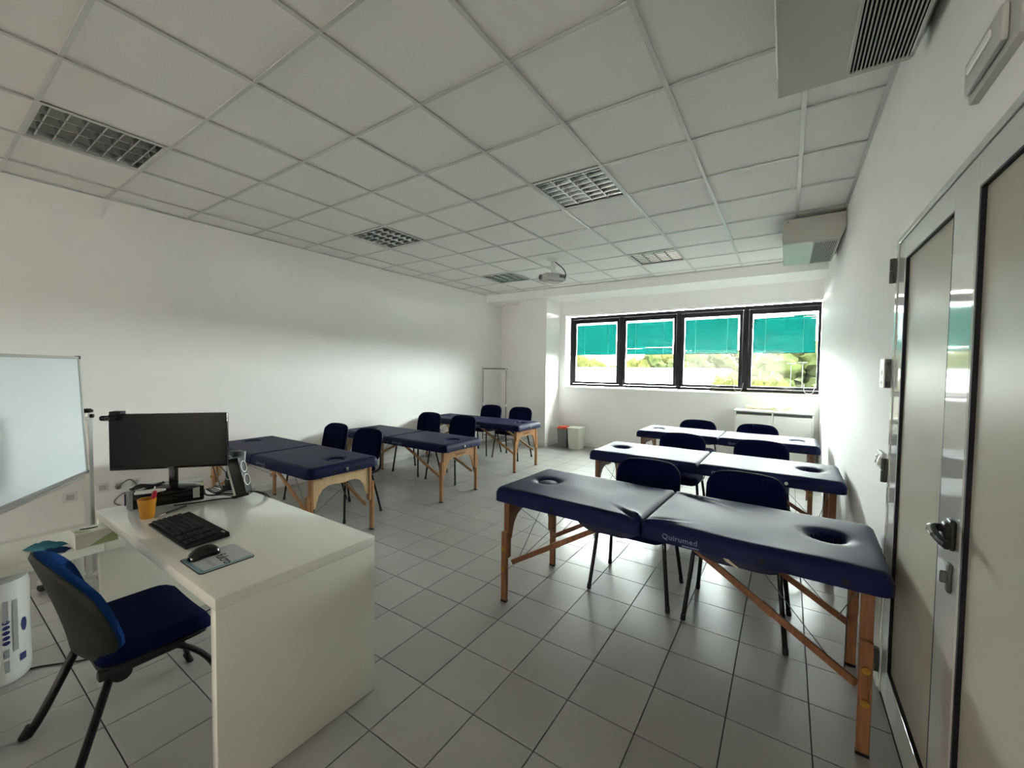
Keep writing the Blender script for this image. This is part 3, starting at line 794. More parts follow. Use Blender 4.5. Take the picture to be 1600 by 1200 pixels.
# tissue box with printed leaves
t = thing('tissue_box', 'white tissue box printed with green leaves on the low side table', 'tissue box', (2.478, .062, .58), .0)
bm = nb(); box(bm, (0, 0, .0375), (.108, .16, .075), .003, 1); bd = obj('carton', bm, 'tissue', t)
bm = nb(); tube(bm, spline([(-.015, -.05, .0755), (-.002, -.03, .0775), (.003, -.01, .0775), (-.004, .012, .0755)], 5), .0035, 6); obj('slit', bm, 'hole', t)
bm = nb(); prism(bm, [(-.03, .0), (.0, .018), (.055, .045), (.072, .04), (.074, .0)], .0008, Matrix.Translation((.0535, .0, .004)) @ Matrix.Rotation(PI / 2, 4, 'Z') @ Matrix.Rotation(PI / 2, 4, 'X'))
prism(bm, [(-.01, -.07), (.03, -.075), (.05, -.05), (.04, -.015), (.02, -.03)], .0008, Matrix.Translation((0, 0, .0752))); obj('leaf_print', bm, 'green', t)
# crumpled cloth
def crumple(wd, dp, ht, seed, n=18):
    bm = nb(); g = []
    for i in range(n + 1):
        r = []
        for j in range(n + 1):
            u, v = -1 + 2 * i / n, -1 + 2 * j / n
            k = max(0, 1 - max(abs(u), abs(v)) ** 4)
            p = Vector((u * wd / 2 * (1 + .12 * noise.noise(Vector((u * 2, v * 2, seed)))), v * dp / 2 * (1 + .15 * noise.noise(Vector((v * 2, u * 2, seed + 5)))), 0))
            p.z = .003 + k * (ht * (.55 + .45 * noise.noise(Vector((u * 1.6, v * 1.6, seed + 9)))) + .008 * abs(noise.noise(Vector((u * 4, v * 4, seed + 2)))))
            r.append(bm.verts.new(p))
        g.append(r)
    for i in range(n):
        for j in range(n): bm.faces.new((g[i][j], g[i + 1][j], g[i + 1][j + 1], g[i][j + 1]))
    return bm
o = obj('cleaning_cloth', crumple(.125, .095, .034, 3), 'cloth', smooth=60); o.location = (2.375, -.09, .5805); o.rotation_euler = (0, 0, .5)
tag(o, 'crumpled teal cloth lying beside the tissue box', 'cloth')
o = obj('folded_cloth', crumple(.10, .05, .020, 8), 'cloth_dark', smooth=60); o.location = (2.478, -.075, .5805); o.rotation_euler = (0, 0, .9)
tag(o, 'folded navy cloth edge in front of the teal cloth', 'cloth')

# paper roll pack under the side table
t = thing('paper_roll_pack', 'white wrapped paper roll with navy print standing under the side table', 'paper roll', (2.33, -.25, 0))
bm = nb(); lathe(bm, [(0, .0), (.098, 0), (.108, .012), (.111, .05), (.109, .25), (.111, .44), (.104, .475), (.07, .488), (0, .49)], 36); obj('wrapped_roll', bm, 'wrap', t, smooth=50)
def decal(bm, ang, z, wa, hz, n=14, oval=True, R=.1116):
    pts = []
    for k in range(n):
        a = 2 * PI * k / n
        c, s = math.cos(a), math.sin(a)
        if not oval: m_ = max(abs(c), abs(s)); c, s = c / m_, s / m_
        th = ang + c * wa / R; pts.append(bm.verts.new((R * math.cos(th), R * math.sin(th), z + s * hz)))
    bm.faces.new(pts)
bm = nb()
for k in range(5): decal(bm, .22, .20 + k * .024, .012, .0095)
decal(bm, -.42, .215, .002, .15, 4 * 2, False)
obj('printed_dots', bm, 'print_blue', t)
bm = nb(); decal(bm, .82, .255, .012, .032, 18); decal(bm, .74, .105, .014, .017, 8, False); obj('printed_badge', bm, 'print_blue', t)
bm = nb()
for z, hh in ((.345, .05), (.15, .02), (.09, .028)): decal(bm, .22, z, .008, hh, 8, False)
decal(bm, .5, .27, .009, .12, 8, False); obj('printed_band', bm, 'print_grey', t)
bm = nb(); tube(bm, spline([(2.16, -.62, .004), (2.27, -.36, .004), (2.36, -.155, .004), (2.407, -.088, .004), (2.49, .01, .004), (2.52, .08, .004), (2.55, .25, .004), (2.50, .55, .004), (2.30, .85, .004), (1.2, 1.0, .004), (.30, .9, .004)], 8), .0038, 6)
tag(obj('floor_cable', bm, 'black'), 'thin black cable running over the floor under the blue desk chair', 'cable')

# computer
t = thing('desktop_computer', 'black desktop computer lying flat under the monitor, silver curved front', 'computer', (2.48, .37, DZ), -.30)
bm = nb(); box(bm, (0, 0, .046), (.20, .30, .088), .004, 2); cs = obj('case', bm, 'gloss_black', t)
bm = nb(); prof = [(-.10, -.150), (-.098, -.163), (-.06, -.178), (0, -.184), (.06, -.178), (.098, -.163), (.10, -.150)]
prism(bm, prof, .088, Matrix.Translation((0, 0, .002))); obj('front_bezel', bm, 'silver', t, smooth=50)
bm = nb(); box(bm, (.02, -.1835, .048), (.07, .006, .06), .002, 1); obj('badge', bm, 'blue_print', t)
bm = nb(); box(bm, (.1005, .115, .05), (.0012, .03, .062)); obj('sticker', bm, 'lgrey', t)
PCZ = DZ + .091
t2 = thing('monitor', 'wide black flat monitor, switched off, on the desktop computer', 'monitor', (2.5757, .350, 0), 0)
va = math.atan2(.556198 - .143915, 2.753996 - 2.397216)
t2.rotation_euler = (0, 0, va)
bm = nb(); box(bm, (0, 0, 1.068), (.545, .022, .302), .004, 2); obj('screen_housing', bm, 'gloss_black', t2)
bm = nb(); box(bm, (0, -.0115, 1.072), (.533, .002, .286)); obj('screen', bm, 'screen', t2)
bm = nb(); box(bm, (0, -.0122, .9225), (.03, .001, .004)); obj('maker_mark', bm, 'grey', t2)
bm = nb(); box(bm, (0, .02, .90), (.04, .02, .20), .005, 2); box(bm, (0, .022, 1.0), (.16, .03, .16), .01, 2); obj('neck', bm, 'gloss_black', t2)
bm = nb(); lathe(bm, [(0, 0), (.125, 0), (.125, .004), (.10, .012), (.03, .022), (0, .024)], 32)
bmesh.ops.scale(bm, vec=(1.05, .72, 1), verts=bm.verts); bmesh.ops.translate(bm, vec=(0, .005, PCZ + .001), verts=bm.verts); obj('stand_base', bm, 'gloss_black', t2)
t = thing('webcam', 'black webcam clipped on the monitor, at its top left corner', 'webcam', (0, 0, 0)); t.location = t2.location; t.rotation_euler = t2.rotation_euler
bm = nb(); box(bm, (-.235, -.005, 1.226), (.05, .05, .016), .004, 2); box(bm, (-.235, .018, 1.20), (.035, .01, .06), .003, 1); obj('clip', bm, 'black', t)
bm = nb(); box(bm, (-.254, -.032, 1.20), (.085, .026, .027), .011, 3); obj('camera_body', bm, 'black', t)
bm = nb(); tube(bm, [(-.258, -.043, 1.199), (-.258, -.0475, 1.199)], .0095, 18); r = obj('lens_ring', bm, 'lgrey', t)
bm = nb(); tube(bm, [(-.258, -.044, 1.199), (-.258, -.0482, 1.199)], .0072, 18); obj('lens', bm, 'lens', r)
# things on the computer
o = bx('note_paper', (0, 0, .0006), (.09, .07, .0012), 'paper'); o.location = (2.60, .452, PCZ); o.rotation_euler = (0, 0, -.2)
tag(o, 'pale yellow paper slip sticking out under the monitor stand', 'paper')
bm = nb(); box(bm, (0, 0, .007), (.13, .042, .014), .006, 3); o = obj('white_remote', bm, 'white'); o.location = (2.592, .256, PCZ + .001); o.rotation_euler = (0, 0, 1.15)
tag(o, 'slim white plastic gadget lying along the computer edge behind the amber cup', 'remote')
bm = nb(); P0 = Vector((2.50, .245, PCZ))
for k in range(5):
    a = random.uniform(-.02, .02)
    tube(bm, spline([P0 + Vector((-.03 + a, -.04, .006)), P0 + Vector((.0, .0 + a, .016 + .004 * k)), P0 + Vector((.02 - a, .04, .012 + .003 * k)), P0 + Vector((.03 + a, .085, .03))], 5), .0042, 6)
tag(obj('cable_bundle', bm, 'black'), 'bundled black cable heaped on the computer left of the monitor stand', 'cable')
o = bx('envelope', (0, 0, .001), (.11, .15, .002), 'lgrey'); o.location = (2.437, .255, PCZ); o.rotation_euler = (0, 0, -.3)
tag(o, 'pale grey sheet on the computer top beside the cable heap', 'paper')

# speakers
def speaker(label, loc, rz, tilt):
    t = thing('speaker', label, 'speaker', loc, rz, 'desk speakers')
    t.rotation_euler = (tilt, 0, rz)
    bm = nb(); box(bm, (0, .012, .118), (.078, .06, .215), .006, 2); obj('cabinet', bm, 'black', t)
    bm = nb(); box(bm, (0, .047, .118), (.078, .014, .215), .005, 2); obj('silver_band', bm, 'lgrey', t)
    for z in (.165, .085):
        bm = nb(); lathe(bm, [(.030, 0), (.034, .0), (.034, .005), (.030, .005), (.030, 0)], 28); bmesh.ops.rotate(bm, cent=(0, 0, 0), matrix=Matrix.Rotation(PI / 2, 3, 'X'), verts=bm.verts)
        bmesh.ops.translate(bm, vec=(0, -.017, z), verts=bm.verts); rg = obj('driver_ring', bm, 'white', t)
        bm = nb(); lathe(bm, [(.030, .002), (.012, -.008), (.009, -.002), (0, .0)], 24); bmesh.ops.rotate(bm, cent=(0, 0, 0), matrix=Matrix.Rotation(PI / 2, 3, 'X'), verts=bm.verts)
        bmesh.ops.translate(bm, vec=(0, -.018, z), verts=bm.verts); obj('cone', bm, 'black', rg)
    bm = nb(); box(bm, (0, .018, .006), (.085, .095, .016), .005, 2); obj('foot', bm, 'black', t)
    return t
speaker('black speaker with two bright rings at the far desk edge, right of the monitor', (2.742, .655, DZ + .012), 2.35, -.22)
speaker('black speaker half hidden behind the right end of the monitor', (2.525, .655, DZ + .012), .1, -.1)
bm = nb()
for k in range(9):
    z0 = DZ + .005 + .004 * k
    y0 = .50 + .012 * k
    tube(bm, spline([(2.50 + .01 * k, .52 + .004 * k, z0 + .02), (2.56 + .008 * k, y0 + random.uniform(-.02, .03), z0), (2.63, .575 + random.uniform(-.04, .05), z0), (2.715, .60 + .008 * k, DZ + .005 + .0035 * k)], 6), .003, 6)
tag(obj('cable_tangle', bm, 'black'), 'tangle of black cables between the computer and the speakers', 'cable')
bm = nb(); tube(bm, spline([(2.615, .345, DZ + .004), (2.66, .43, DZ + .004), (2.69, .53, DZ + .004), (2.745, .60, DZ + .004)], 8), .0036, 6)
tag(obj('speaker_cable', bm, 'black'), 'black cable along the front of the computer to the right speaker', 'cable')
bm = nb()
for q in (0, .012): tube(bm, spline([(2.765, .655, DZ + .03), (2.79, .69 + q, DZ + .022), (2.83, .725 + q, DZ - .01), (2.90, .735 + q, DZ - .10), (2.93, .735, .3), (2.90, .73 + q, .02)], 7), .0035, 6)
tag(obj('hanging_cable', bm, 'black'), 'pair of black cables dropping over the far edge of the desk', 'cable')
bm = nb(); tube(bm, spline([(2.555, .50, 1.0), (2.56, .53, .93), (2.59, .55, .86), (2.60, .58, DZ + .03)], 6), .003, 6); tube(bm, spline([(2.52, .46, .93), (2.57, .56, .90), (2.62, .60, .84), (2.60, .63, .80)], 6), .0025, 6)
tag(obj('monitor_cable', bm, 'black'), 'black cables hanging down behind the right half of the monitor', 'cable')

# cup and pens
t = thing('pen_cup', 'amber translucent cup on the desk in front of the computer', 'cup', (2.725, .205, DZ))
bm = nb(); lathe(bm, [(0, 0), (.026, 0), (.028, .004), (.038, .098), (.0365, .098), (.0265, .007), (0, .006)], 28); obj('cup_body', bm, 'orange', t)
t = thing('red_pen', 'pen with a thick red cap standing in the amber cup', 'pen', (2.735, .21, DZ + .008))
bm = nb(); bar(bm, (0, 0, 0), (.012, .016, .105), .009, .009, .003); obj('barrel', bm, 'white', t)
bm = nb(); bar(bm, (.010, .013, .085), (.016, .021, .128), .018, .018, .005); obj('cap', bm, 'red', t)
bm = nb(); bar(bm, (0, 0, 0), (.01, .026, .148), .006, .006, .002); o = obj('white_stylus', bm, 'white'); o.location = (2.73, .208, DZ + .008); tag(o, 'thin white stick leaning in the amber cup beside the red cap', 'stick')
t = thing('ballpoint_pen', 'black pen with silver tip lying between cup and keyboard', 'pen', (2.742, .262, DZ + .006), 2.03 - PI)
bm = nb(); tube(bm, [(-.012, 0, 0), (-.13, 0, 0)], [.005, .004], 10); obj('barrel', bm, 'black', t)
bm = nb(); tube(bm, [(-.012, 0, 0), (.01, 0, 0), (.022, 0, -.001)], [.005, .0045, .0015], 10); obj('tip', bm, 'chrome', t)

# keyboard
t = thing('keyboard', 'black computer keyboard on the white desk', 'keyboard', (3.095, .252, DZ), 0)
bm = nb(); prism(bm, [(-.08, .004), (-.08, .012), (.055, .022), (.08, .026), (.082, .006)], .452, Matrix.Translation((-.226, 0, 0)) @ TO_END); kb = obj('keyboard_body', bm, 'shell', t)
bm = nb(); box(bm, (0, 0, 0), (.0165, .0165, .007), .002, 1); kme = mesh_of('key', bm, 'black')
for r in range(6):
    y = -.062 + r * .0196; z = .0155 + (y + .08) * .074 + .0025
    xs = [-.212 + c * .0192 for c in range(22)]
    for c, x in enumerate(xs):
        if c in (15, 19): continue
        if r == 0 and 4 <= c <= 8: continue
        link('key', kme, t, (x, y, z))
bm = nb(); box(bm, (-.212 + 6 * .0192, -.062, .0195), (.092, .0165, .007), .002, 1); obj('space_bar', bm, 'black', t)
bm = nb()
for x in (-.19, .19): box(bm, (x, .06, .004), (.04, .012, .008), .002, 1)
obj('foot', bm, 'black', t)
bm = nb(); box(bm, (.195, .067, .0255), (.025, .008, .001)); obj('maker_mark', bm, 'grey', t)

# mouse pad and mouse
t = thing('mouse_pad', 'grey and teal mouse pad lettered fulcro, under the mouse', 'mouse pad', (3.508, .217, DZ), 0)
bm = nb(); cushion(bm, .20, .19, .0035, .014, .001, 10, 10, lambda u, v, s: (u, v, s)); obj('pad_base', bm, 'black', t)
bm = nb(); cushion(bm, .196, .186, .0008, .013, .0004, 8, 8, lambda u, v, s: (u, v, .0034 + s)); obj('pad_surface', bm, 'pad_grey', t)
bm = nb(); box(bm, (0, -.084, .00435), (.18, .013, .0006)); box(bm, (.088, 0, .00435), (.012, .17, .0006)); obj('teal_band', bm, 'pad_teal', t)
link('lettering', text_mesh('fulcro', .052, .0003, 'ink', .9), t, (.030, .010, .0046), (0, 0, -.05))
bm = nb(); box(bm, (.03, -.035, .0044), (.07, .012, .0005)); obj('faded_print', bm, 'print_grey', t)
t = thing('computer_mouse', 'black computer mouse resting on the grey mouse pad', 'mouse', (3.452, .190, DZ + .0046), .05)
def mouse(u, v, s):
    q = (v + .055) / .11
    return (u * (.92 + .12 * math.cos(2 * PI * q)), v, s * (.55 + .6 * math.sin(PI * (.15 + .75 * (1 - q)))))
bm = nb(); cushion(bm, .060, .110, .034, .028, .026, 12, 14, mouse, .003); obj('mouse_body', bm, 'gloss_black', t)
bm = nb(); tube(bm, [(-.0035, .034, .026), (.0035, .034, .026)], .009, 14); obj('scroll_wheel', bm, 'grey', t)

# whiteboard on its stand
u = Vector((.842, -.540, 0)); nrm = Vector((.540, .842, 0))
Bc = Vector((1.725, .178, .80)); Tc = Vector((1.725 - .027 * .54, .178 - .027 * .84, 1.527)); Lb = 1.25
t = thing('whiteboard', 'white tilted whiteboard on a wheeled stand at the left edge', 'whiteboard', (1.725, .178, 0))
up = (Tc - Bc); upn = up.normalized(); fn = u.cross(upn).normalized()   # fn faces the camera side or away
if fn.dot(Vector(CAM) - Bc) < 0: fn = -fn
mB = Matrix((u, fn, upn)).transposed().to_4x4(); mB.translation = Bc - Vector(t.location)
H = up.length
def wpart(name, c, s, m, bev=.002):
    bm = nb(); box(bm, (0, 0, 0), s, bev, 1, None); bmesh.ops.transform(bm, matrix=mB @ Matrix.Translation(c), verts=bm.verts); return obj(name, bm, m, t)
wpart('board', (Lb / 2, -.006, H / 2), (Lb - .01, .010, H - .01), 'whiteboard')
wpart('frame_rail', (Lb / 2, -.004, H - .008), (Lb, .018, .016), 'alu'); wpart('frame_rail', (Lb / 2, -.004, .008), (Lb, .018, .016), 'alu')
wpart('frame_rail', (.008, -.004, H / 2), (.016, .018, H - .03), 'alu'); wpart('frame_rail', (Lb - .008, -.004, H / 2), (.016, .018, H - .03), 'alu')
for zc in (.006, H - .006): wpart('corner_cap', (.006, -.004, zc), (.02, .022, .02), 'dgrey')
wpart('pen_tray', (Lb / 2 + .03, .004, -.010), (Lb - .10, .034, .010), 'alu', .003)
for e, px_ in ((0, -.19), (1, Lb + .06)):
    base = Bc + u * px_ + nrm * (-.06 if e == 0 else -.03)
    if e == 0: base = Vector((1.50, .222, 0))
    bm = nb(); bmesh.ops.transform(bm, matrix=Matrix.Identity(4), verts=[]); box(bm, Vector((base.x, base.y, .61)) - t.location, (.05, .035, 1.10), .003, 1, math.atan2(u.y, u.x)); obj('post', bm, 'alu', t)
    bm = nb(); lathe(bm, [(0, .0), (.03, 0), (.032, .012), (.02, .024), (0, .026)], 16, (base.x - t.location.x, base.y - t.location.y, 1.16)); tube(bm, [Vector((base.x, base.y, 1.135)) - t.location, Vector((base.x, base.y, 1.135)) - t.location + nrm * .032], .013, 12); obj('post_cap', bm, 'black', t)
    bm = nb(); bar(bm, Vector((base.x, base.y, .06)) - t.location - nrm * .26, Vector((base.x, base.y, .06)) - t.location + nrm * .26, .05, .03, .004); ft = obj('foot_bar', bm, 'alu', t)
    for q in (-.24, .24):
        bm = nb(); c_ = Vector((base.x, base.y, 0)) - t.location + nrm * q; tube(bm, [c_ + u * -.012 + Vector((0, 0, .024)), c_ + u * .012 + Vector((0, 0, .024))], .024, 14); obj('castor', bm, 'black', ft)
    a = Vector((base.x, base.y, 1.12)) - t.location; b = Bc + u * (.02 if e == 0 else Lb - .02) + upn * (H / 2 - .02) - fn * .02 - t.location
    bm = nb(); bar(bm, a, b, .02, .02, .003); obj('pivot_arm', bm, 'alu', t)

# sockets and cable on the left wall
def wall_socket(y, z, label, wd=.08, group=None):
    t = thing('wall_socket', label, 'socket', (XL, y, z), 0, group)
    bm = nb(); box(bm, (.005, 0, 0), (.01, wd, .08), .003, 2); obj('plate', bm, 'white', t)
    bm = nb(); box(bm, (.0108, 0, 0), (.003, wd * .55, .045), .001, 1); obj('insert', bm, 'lgrey', t)
    return t
wall_socket(.53, .365, 'white wall socket low on the left wall, next to the whiteboard post')
wall_socket(.64, .365, 'white wall socket with the grey plug in it, left of the monitor')
wall_socket(.755, .365, 'white wall socket low on the left wall, just left of the computer')
wall_socket(.33, .33, 'white wall socket seen under the whiteboard, left of its post', .09)
bm = nb(); tube(bm, [(XL + .012, .63, .355), (XL + .05, .63, .35)], .018, 12)
tube(bm, spline([(XL + .05, .63, .35), (XL + .075, .65, .39), (XL + .06, .71, .41), (XL + .05, .76, .33), (XL + .045, .755, .22), (XL + .045, .68, .17), (XL + .045, .60, .22), (XL + .05, .66, .29), (XL + .05, .76, .27), (XL + .05, .76, .16), (XL + .06, .70, .012), (XL + .12, .80, .006)], 8), .0065, 8)
tag(obj('grey_power_cable', bm, 'cable_grey'), 'grey plug and looped grey power cable on the left wall', 'cable')

# ================================================================ CEILING FITTINGS
lab = {(2, 0): 'dark recessed louvre ceiling light at top left, nearest the camera', (2, 4): 'recessed louvre ceiling light in the left row, halfway down the room',
       (6, 4): 'recessed louvre ceiling light near the middle of the ceiling, nearer of the right row', (2, 8): 'small far recessed louvre ceiling light left of the projector', (6, 8): 'far recessed louvre ceiling light right of the projector'}
def ceiling_light(i, j):
    t = thing('ceiling_light', lab[(i, j)], 'ceiling light', (i * .6 + .3, j * .6 + .3, CZ), 0, 'recessed louvre lights')
    a = .286
    bm = nb()
    for s in (-1, 1):
        box(bm, (s * a, 0, .004), (.020, .592, .008), .001, 1); box(bm, (0, s * a, .004), (.552, .020, .008), .001, 1)
    obj('frame', bm, 'rail', t)
    bm = nb(); box(bm, (0, 0, .0725), (.576, .576, .006))
    for s in (-1, 1): box(bm, (s * .283, 0, .04), (.006, .57, .062)); box(bm, (0, s * .283, .04), (.57, .006, .062))
    obj('housing', bm, 'lamp_inside', t)
    for k in range(4):
        bm = nb(); x = -.207 + k * .138; tube(bm, [(x, -.268, .056), (x, .268, .056)], .0085, 10); obj('fluorescent_tube', bm, 'tube', t)
    # V-shaped mirror louvres: long ones between the tubes, curved cross blades over them
    for k in range(5):
        x = -.276 + k * .138; wv = .024 if 0 < k < 4 else .012
        bm = nb(); prism(bm, [(-.003, .006), (.003, .006), (wv, .046), (-wv, .046)], .552, Matrix.Translation((x, .276, 0)) @ Matrix.Rotation(PI / 2, 4, 'X')); obj('long_louvre', bm, 'louver', t)
    for k in range(7):
        y = -.24 + k * .08
        for q in range(4):
            x = -.207 + q * .138
            bm = nb(); prism(bm, [(-.004, .008), (.004, .008), (.010, .036), (-.010, .036)], .124, Matrix.Translation((x - .062, y, 0)) @ TO_END); obj('cross_louvre', bm, 'louver', t)
    return t
for ij in LIGHTS: ceiling_light(*ij)

# projector
PJ = (2.69, 4.49)
t = thing('projector', 'white ceiling projector on a short pole with a black cable', 'projector', (PJ[0], PJ[1], CZ), 0)
bm = nb(); lathe(bm, [(0, 0), (.075, 0), (.075, -.008), (.05, -.02), (.032, -.026), (0, -.026)], 24); tube(bm, [(0, 0, -.02), (0, 0, -.19)], .026, 16); box(bm, (0, 0, -.10), (.075, .045, .03), .006, 2); obj('ceiling_mount', bm, 'white_metal', t)
rp = Matrix.Rotation(math.radians(-31), 4, 'Z')
def pj(name, fn, m, par):
    bm = nb(); fn(bm); bmesh.ops.transform(bm, matrix=Matrix.Translation((.0, .0, 0)) @ rp, verts=bm.verts); return obj(name, bm, m, par)
bd = pj('projector_body', lambda b: (box(b, (0, .0, -.245), (.215, .31, .088), .018, 3), box(b, (0, .01, -.296), (.15, .22, .022), .006, 1)), 'lgrey', t)
pj('front_grille', lambda b: box(b, (.045, -.156, -.245), (.09, .006, .05), .002, 1), 'lgrey', t)
ln = pj('lens_barrel', lambda b: tube(b, [(-.05, -.14, -.24), (-.05, -.168, -.24)], .037, 20), 'grey', t)
pj('lens', lambda b: tube(b, [(-.05, -.15, -.24), (-.05, -.170, -.24)], .028, 20), 'lens', ln)
pj('side_vent', lambda b: [box(b, (.108, .09 + q * .014, -.235), (.004, .008, .035)) for q in range(-3, 4)], 'dgrey', t)
pj('mount_arms', lambda b: (box(b, (0, 0, -.197), (.16, .05, .012), .003, 1), box(b, (0, 0, -.197), (.05, .20, .012), .003, 1)), 'white_metal', t)
bm = nb(); tube(bm, spline([(.03, .01, -.03), (.075, .02, -.07), (.14, .03, -.13), (.175, .04, -.20), (.16, .05, -.255), (.11, .06, -.265)], 7), .006, 8); obj('cable', bm, 'black', t)

# fan coil units
def fan_coil(y0, y1, label):
    x0, x1, z0, z1 = 5.295, XR - .004, 2.695, 2.925
    t = thing('fan_coil_unit', label, 'air conditioner', ((x0 + x1) / 2, (y0 + y1) / 2, z1), 0, 'ceiling fan coil units')
    cx, cy2 = (x0 + x1) / 2, (y0 + y1) / 2; L = y1 - y0
    # casing: profile in x-z with the sloped wall-side edge
    bm = nb(); W2 = (x1 - x0) / 2; h = z1 - z0
    prism(bm, [(-W2 + .012, 0), (W2, 0), (W2, -h + .09), (W2 - .035, -h), (-W2 + .004, -h), (-W2 + .004, -h + .03), (-W2 + .012, -h + .03)], L - .03, Matrix.Translation((0, L / 2 - .015, 0)) @ Matrix.Rotation(PI / 2, 4, 'X'))
    obj('casing', bm, 'fan', t, smooth=20)
    for s in (-1, 1):
        bm = nb(); prism(bm, [(-W2 + .02, 0), (W2, 0), (W2, -h + .085), (W2 - .04, -h + .002), (-W2 + .0, -h + .002), (-W2 - .006, -h + .05), (-W2 + .0, -.04)], .018, Matrix.Translation((0, s * (L / 2 - .009) + .009, 0)) @ Matrix.Rotation(PI / 2, 4, 'X')); ep = obj('end_cheek', bm, 'fan', t, smooth=20)
        bm = nb(); tube(bm, [(-W2 + .035, s * (L / 2), -.025), (-W2 + .035, s * (L / 2 + .002), -.025)], .006, 10); obj('screw', bm, 'dgrey', ep)
    bm = nb(); box(bm, (-W2 + .010, 0, -h / 2 - .012), (.006, L - .08, .10)); obj('outlet_void', bm, 'fan_dark', t)
    for q in range(3):
        bm = nb(); box(bm, (-W2 + .003, 0, -h / 2 + .02 - q * .035), (.016, L - .08, .004), 0, 1, Matrix.Rotation(.5, 4, 'Y')); obj('outlet_vane', bm, 'fan', t)
    gx0, gx1 = .012, .185
    bm = nb(); box(bm, ((gx0 + gx1) / 2, 0, -h - .0005), (gx1 - gx0 + .02, L - .07, .004)); 
    obj('grille_void', bm, 'fan_dark', t)
    bm = nb()
    for xx in (gx0 - .008, gx1 + .008): box(bm, (xx, 0, -h - .004), (.012, L - .06, .008), .002, 1)
    for yy in (-1, 1): box(bm, ((gx0 + gx1) / 2, yy * (L / 2 - .036), -h - .004), (gx1 - gx0 + .02, .012, .008), .002, 1)
    gr = obj('grille_frame', bm, 'fan', t)
    for q in range(14):
        bm = nb(); box(bm, (gx0 + (gx1 - gx0) * (q + .5) / 14, 0, -h - .004), (.0045, L - .08, .007)); obj('slat', bm, 'fan', gr)
    bm = nb()
    for s in (-1, 1):
        for xx in (-.15, .15): tube(bm, [(xx, s * (L / 2 - .12), 0), (xx, s * (L / 2 - .12), CZ - z1)], .008, 8)
    obj('hanger_rod', bm, 'fan_dark', t)
    bm = nb(); lathe(bm, [(0, -.006), (.008, -.005), (.009, 0), (0, 0)], 12, (-W2 + .075, -L / 2 + .05, -h)); obj('cover_catch', bm, 'lgrey', t)
    return t
fan_coil(.35, 1.735, 'large fan coil unit hanging at the top edge above the door')
fan_coil(4.262, 5.22, 'far fan coil unit hanging at the ceiling near the window, teal reflection underneath')

# emergency light above the door
t = thing('emergency_light', 'grey-white emergency light box on the wall above the door', 'emergency light', (XR, 1.005, 2.265), 0)
bm = nb(); prism(bm, [(-.145, -.06), (.145, -.06), (.15, -.05), (.15, .055), (.14, .065), (-.14, .065), (-.15, .055), (-.15, -.05)], .018, Matrix(((0, 0, -1, 0), (1, 0, 0, 0), (0, 1, 0, 0), (0, 0, 0, 1)))); obj('base', bm, 'lgrey', t)
bm = nb(); box(bm, (-.025, .02, .002), (.014, .23, .085), .006, 2); df = obj('diffuser', bm, 'lgrey', t)
bm = nb(); box(bm, (-.034, .03, .012), (.006, .15, .022), .003, 1); obj('lamp_strip', bm, 'white', df)
# room control beside the door
t = thing('room_control', 'small white room control box with arrow symbols, on the wall left of the door', 'thermostat', (XR, 2.15, 1.481), 0)
bm = nb(); box(bm, (-.0105, 0, 0), (.021, .088, .136), .002, 1); obj('body', bm, 'dgrey', t)
bm = nb(); box(bm, (-.0235, 0, 0), (.006, .092, .138), .002, 1); fp = obj('face_plate', bm, 'white', t)
bm = nb()
def dia(z, hy, hz): prism(bm, [(-hy, z), (0, z + hz), (hy, z), (0, z - hz)], .0008, Matrix(((0, 0, -1, -.0265), (1, 0, 0, 0), (0, 1, 0, 0), (0, 0, 0, 1))))
dia(.005, .026, .018); dia(-.045, .024, .016); dia(.046, .006, .005)
for yy in (-.014, .014): dia(-.021, .006, .004)
obj('arrow_symbols', bm, 'dgrey', fp)
bm = nb(); box(bm, (-.011, -.0445, .046), (.013, .002, .014)); box(bm, (-.011, -.0445, -.048), (.013, .002, .02)); obj('side_slot', bm, 'black', t)
# switch box and coat hook
t = thing('switch_box', 'bright glossy switch box on the wall just left of the middle door hinge', 'switch', (XR, 2.19, 1.06), 0)
bm = nb(); box(bm, (-.008, 0, 0), (.016, .12, .08), .004, 2); obj('plate', bm, 'lgrey', t)
bm = nb()
for q in (-.03, .0, .03): box(bm, (-.020, q, 0), (.014, .022, .045), .004, 2, Matrix.Rotation(.25 if q else -.25, 4, 'Y'))
obj('rocker', bm, 'white', t)
t = thing('low_socket', 'grey-white socket with a dangling cable low on the wall by the door', 'socket', (XR, 2.26, .37), 0)
bm = nb(); box(bm, (-.012, 0, 0), (.024, .11, .075), .004, 2); obj('plate', bm, 'lgrey', t)
bm = nb(); tube(bm, spline([(-.03, .0, -.01), (-.045, .02, -.05), (-.035, .05, -.14), (-.03, .05, -.24), (-.03, .08, -.32), (-.035, .15, -.364)], 7), .005, 8); obj('cable', bm, 'cable_grey', t)

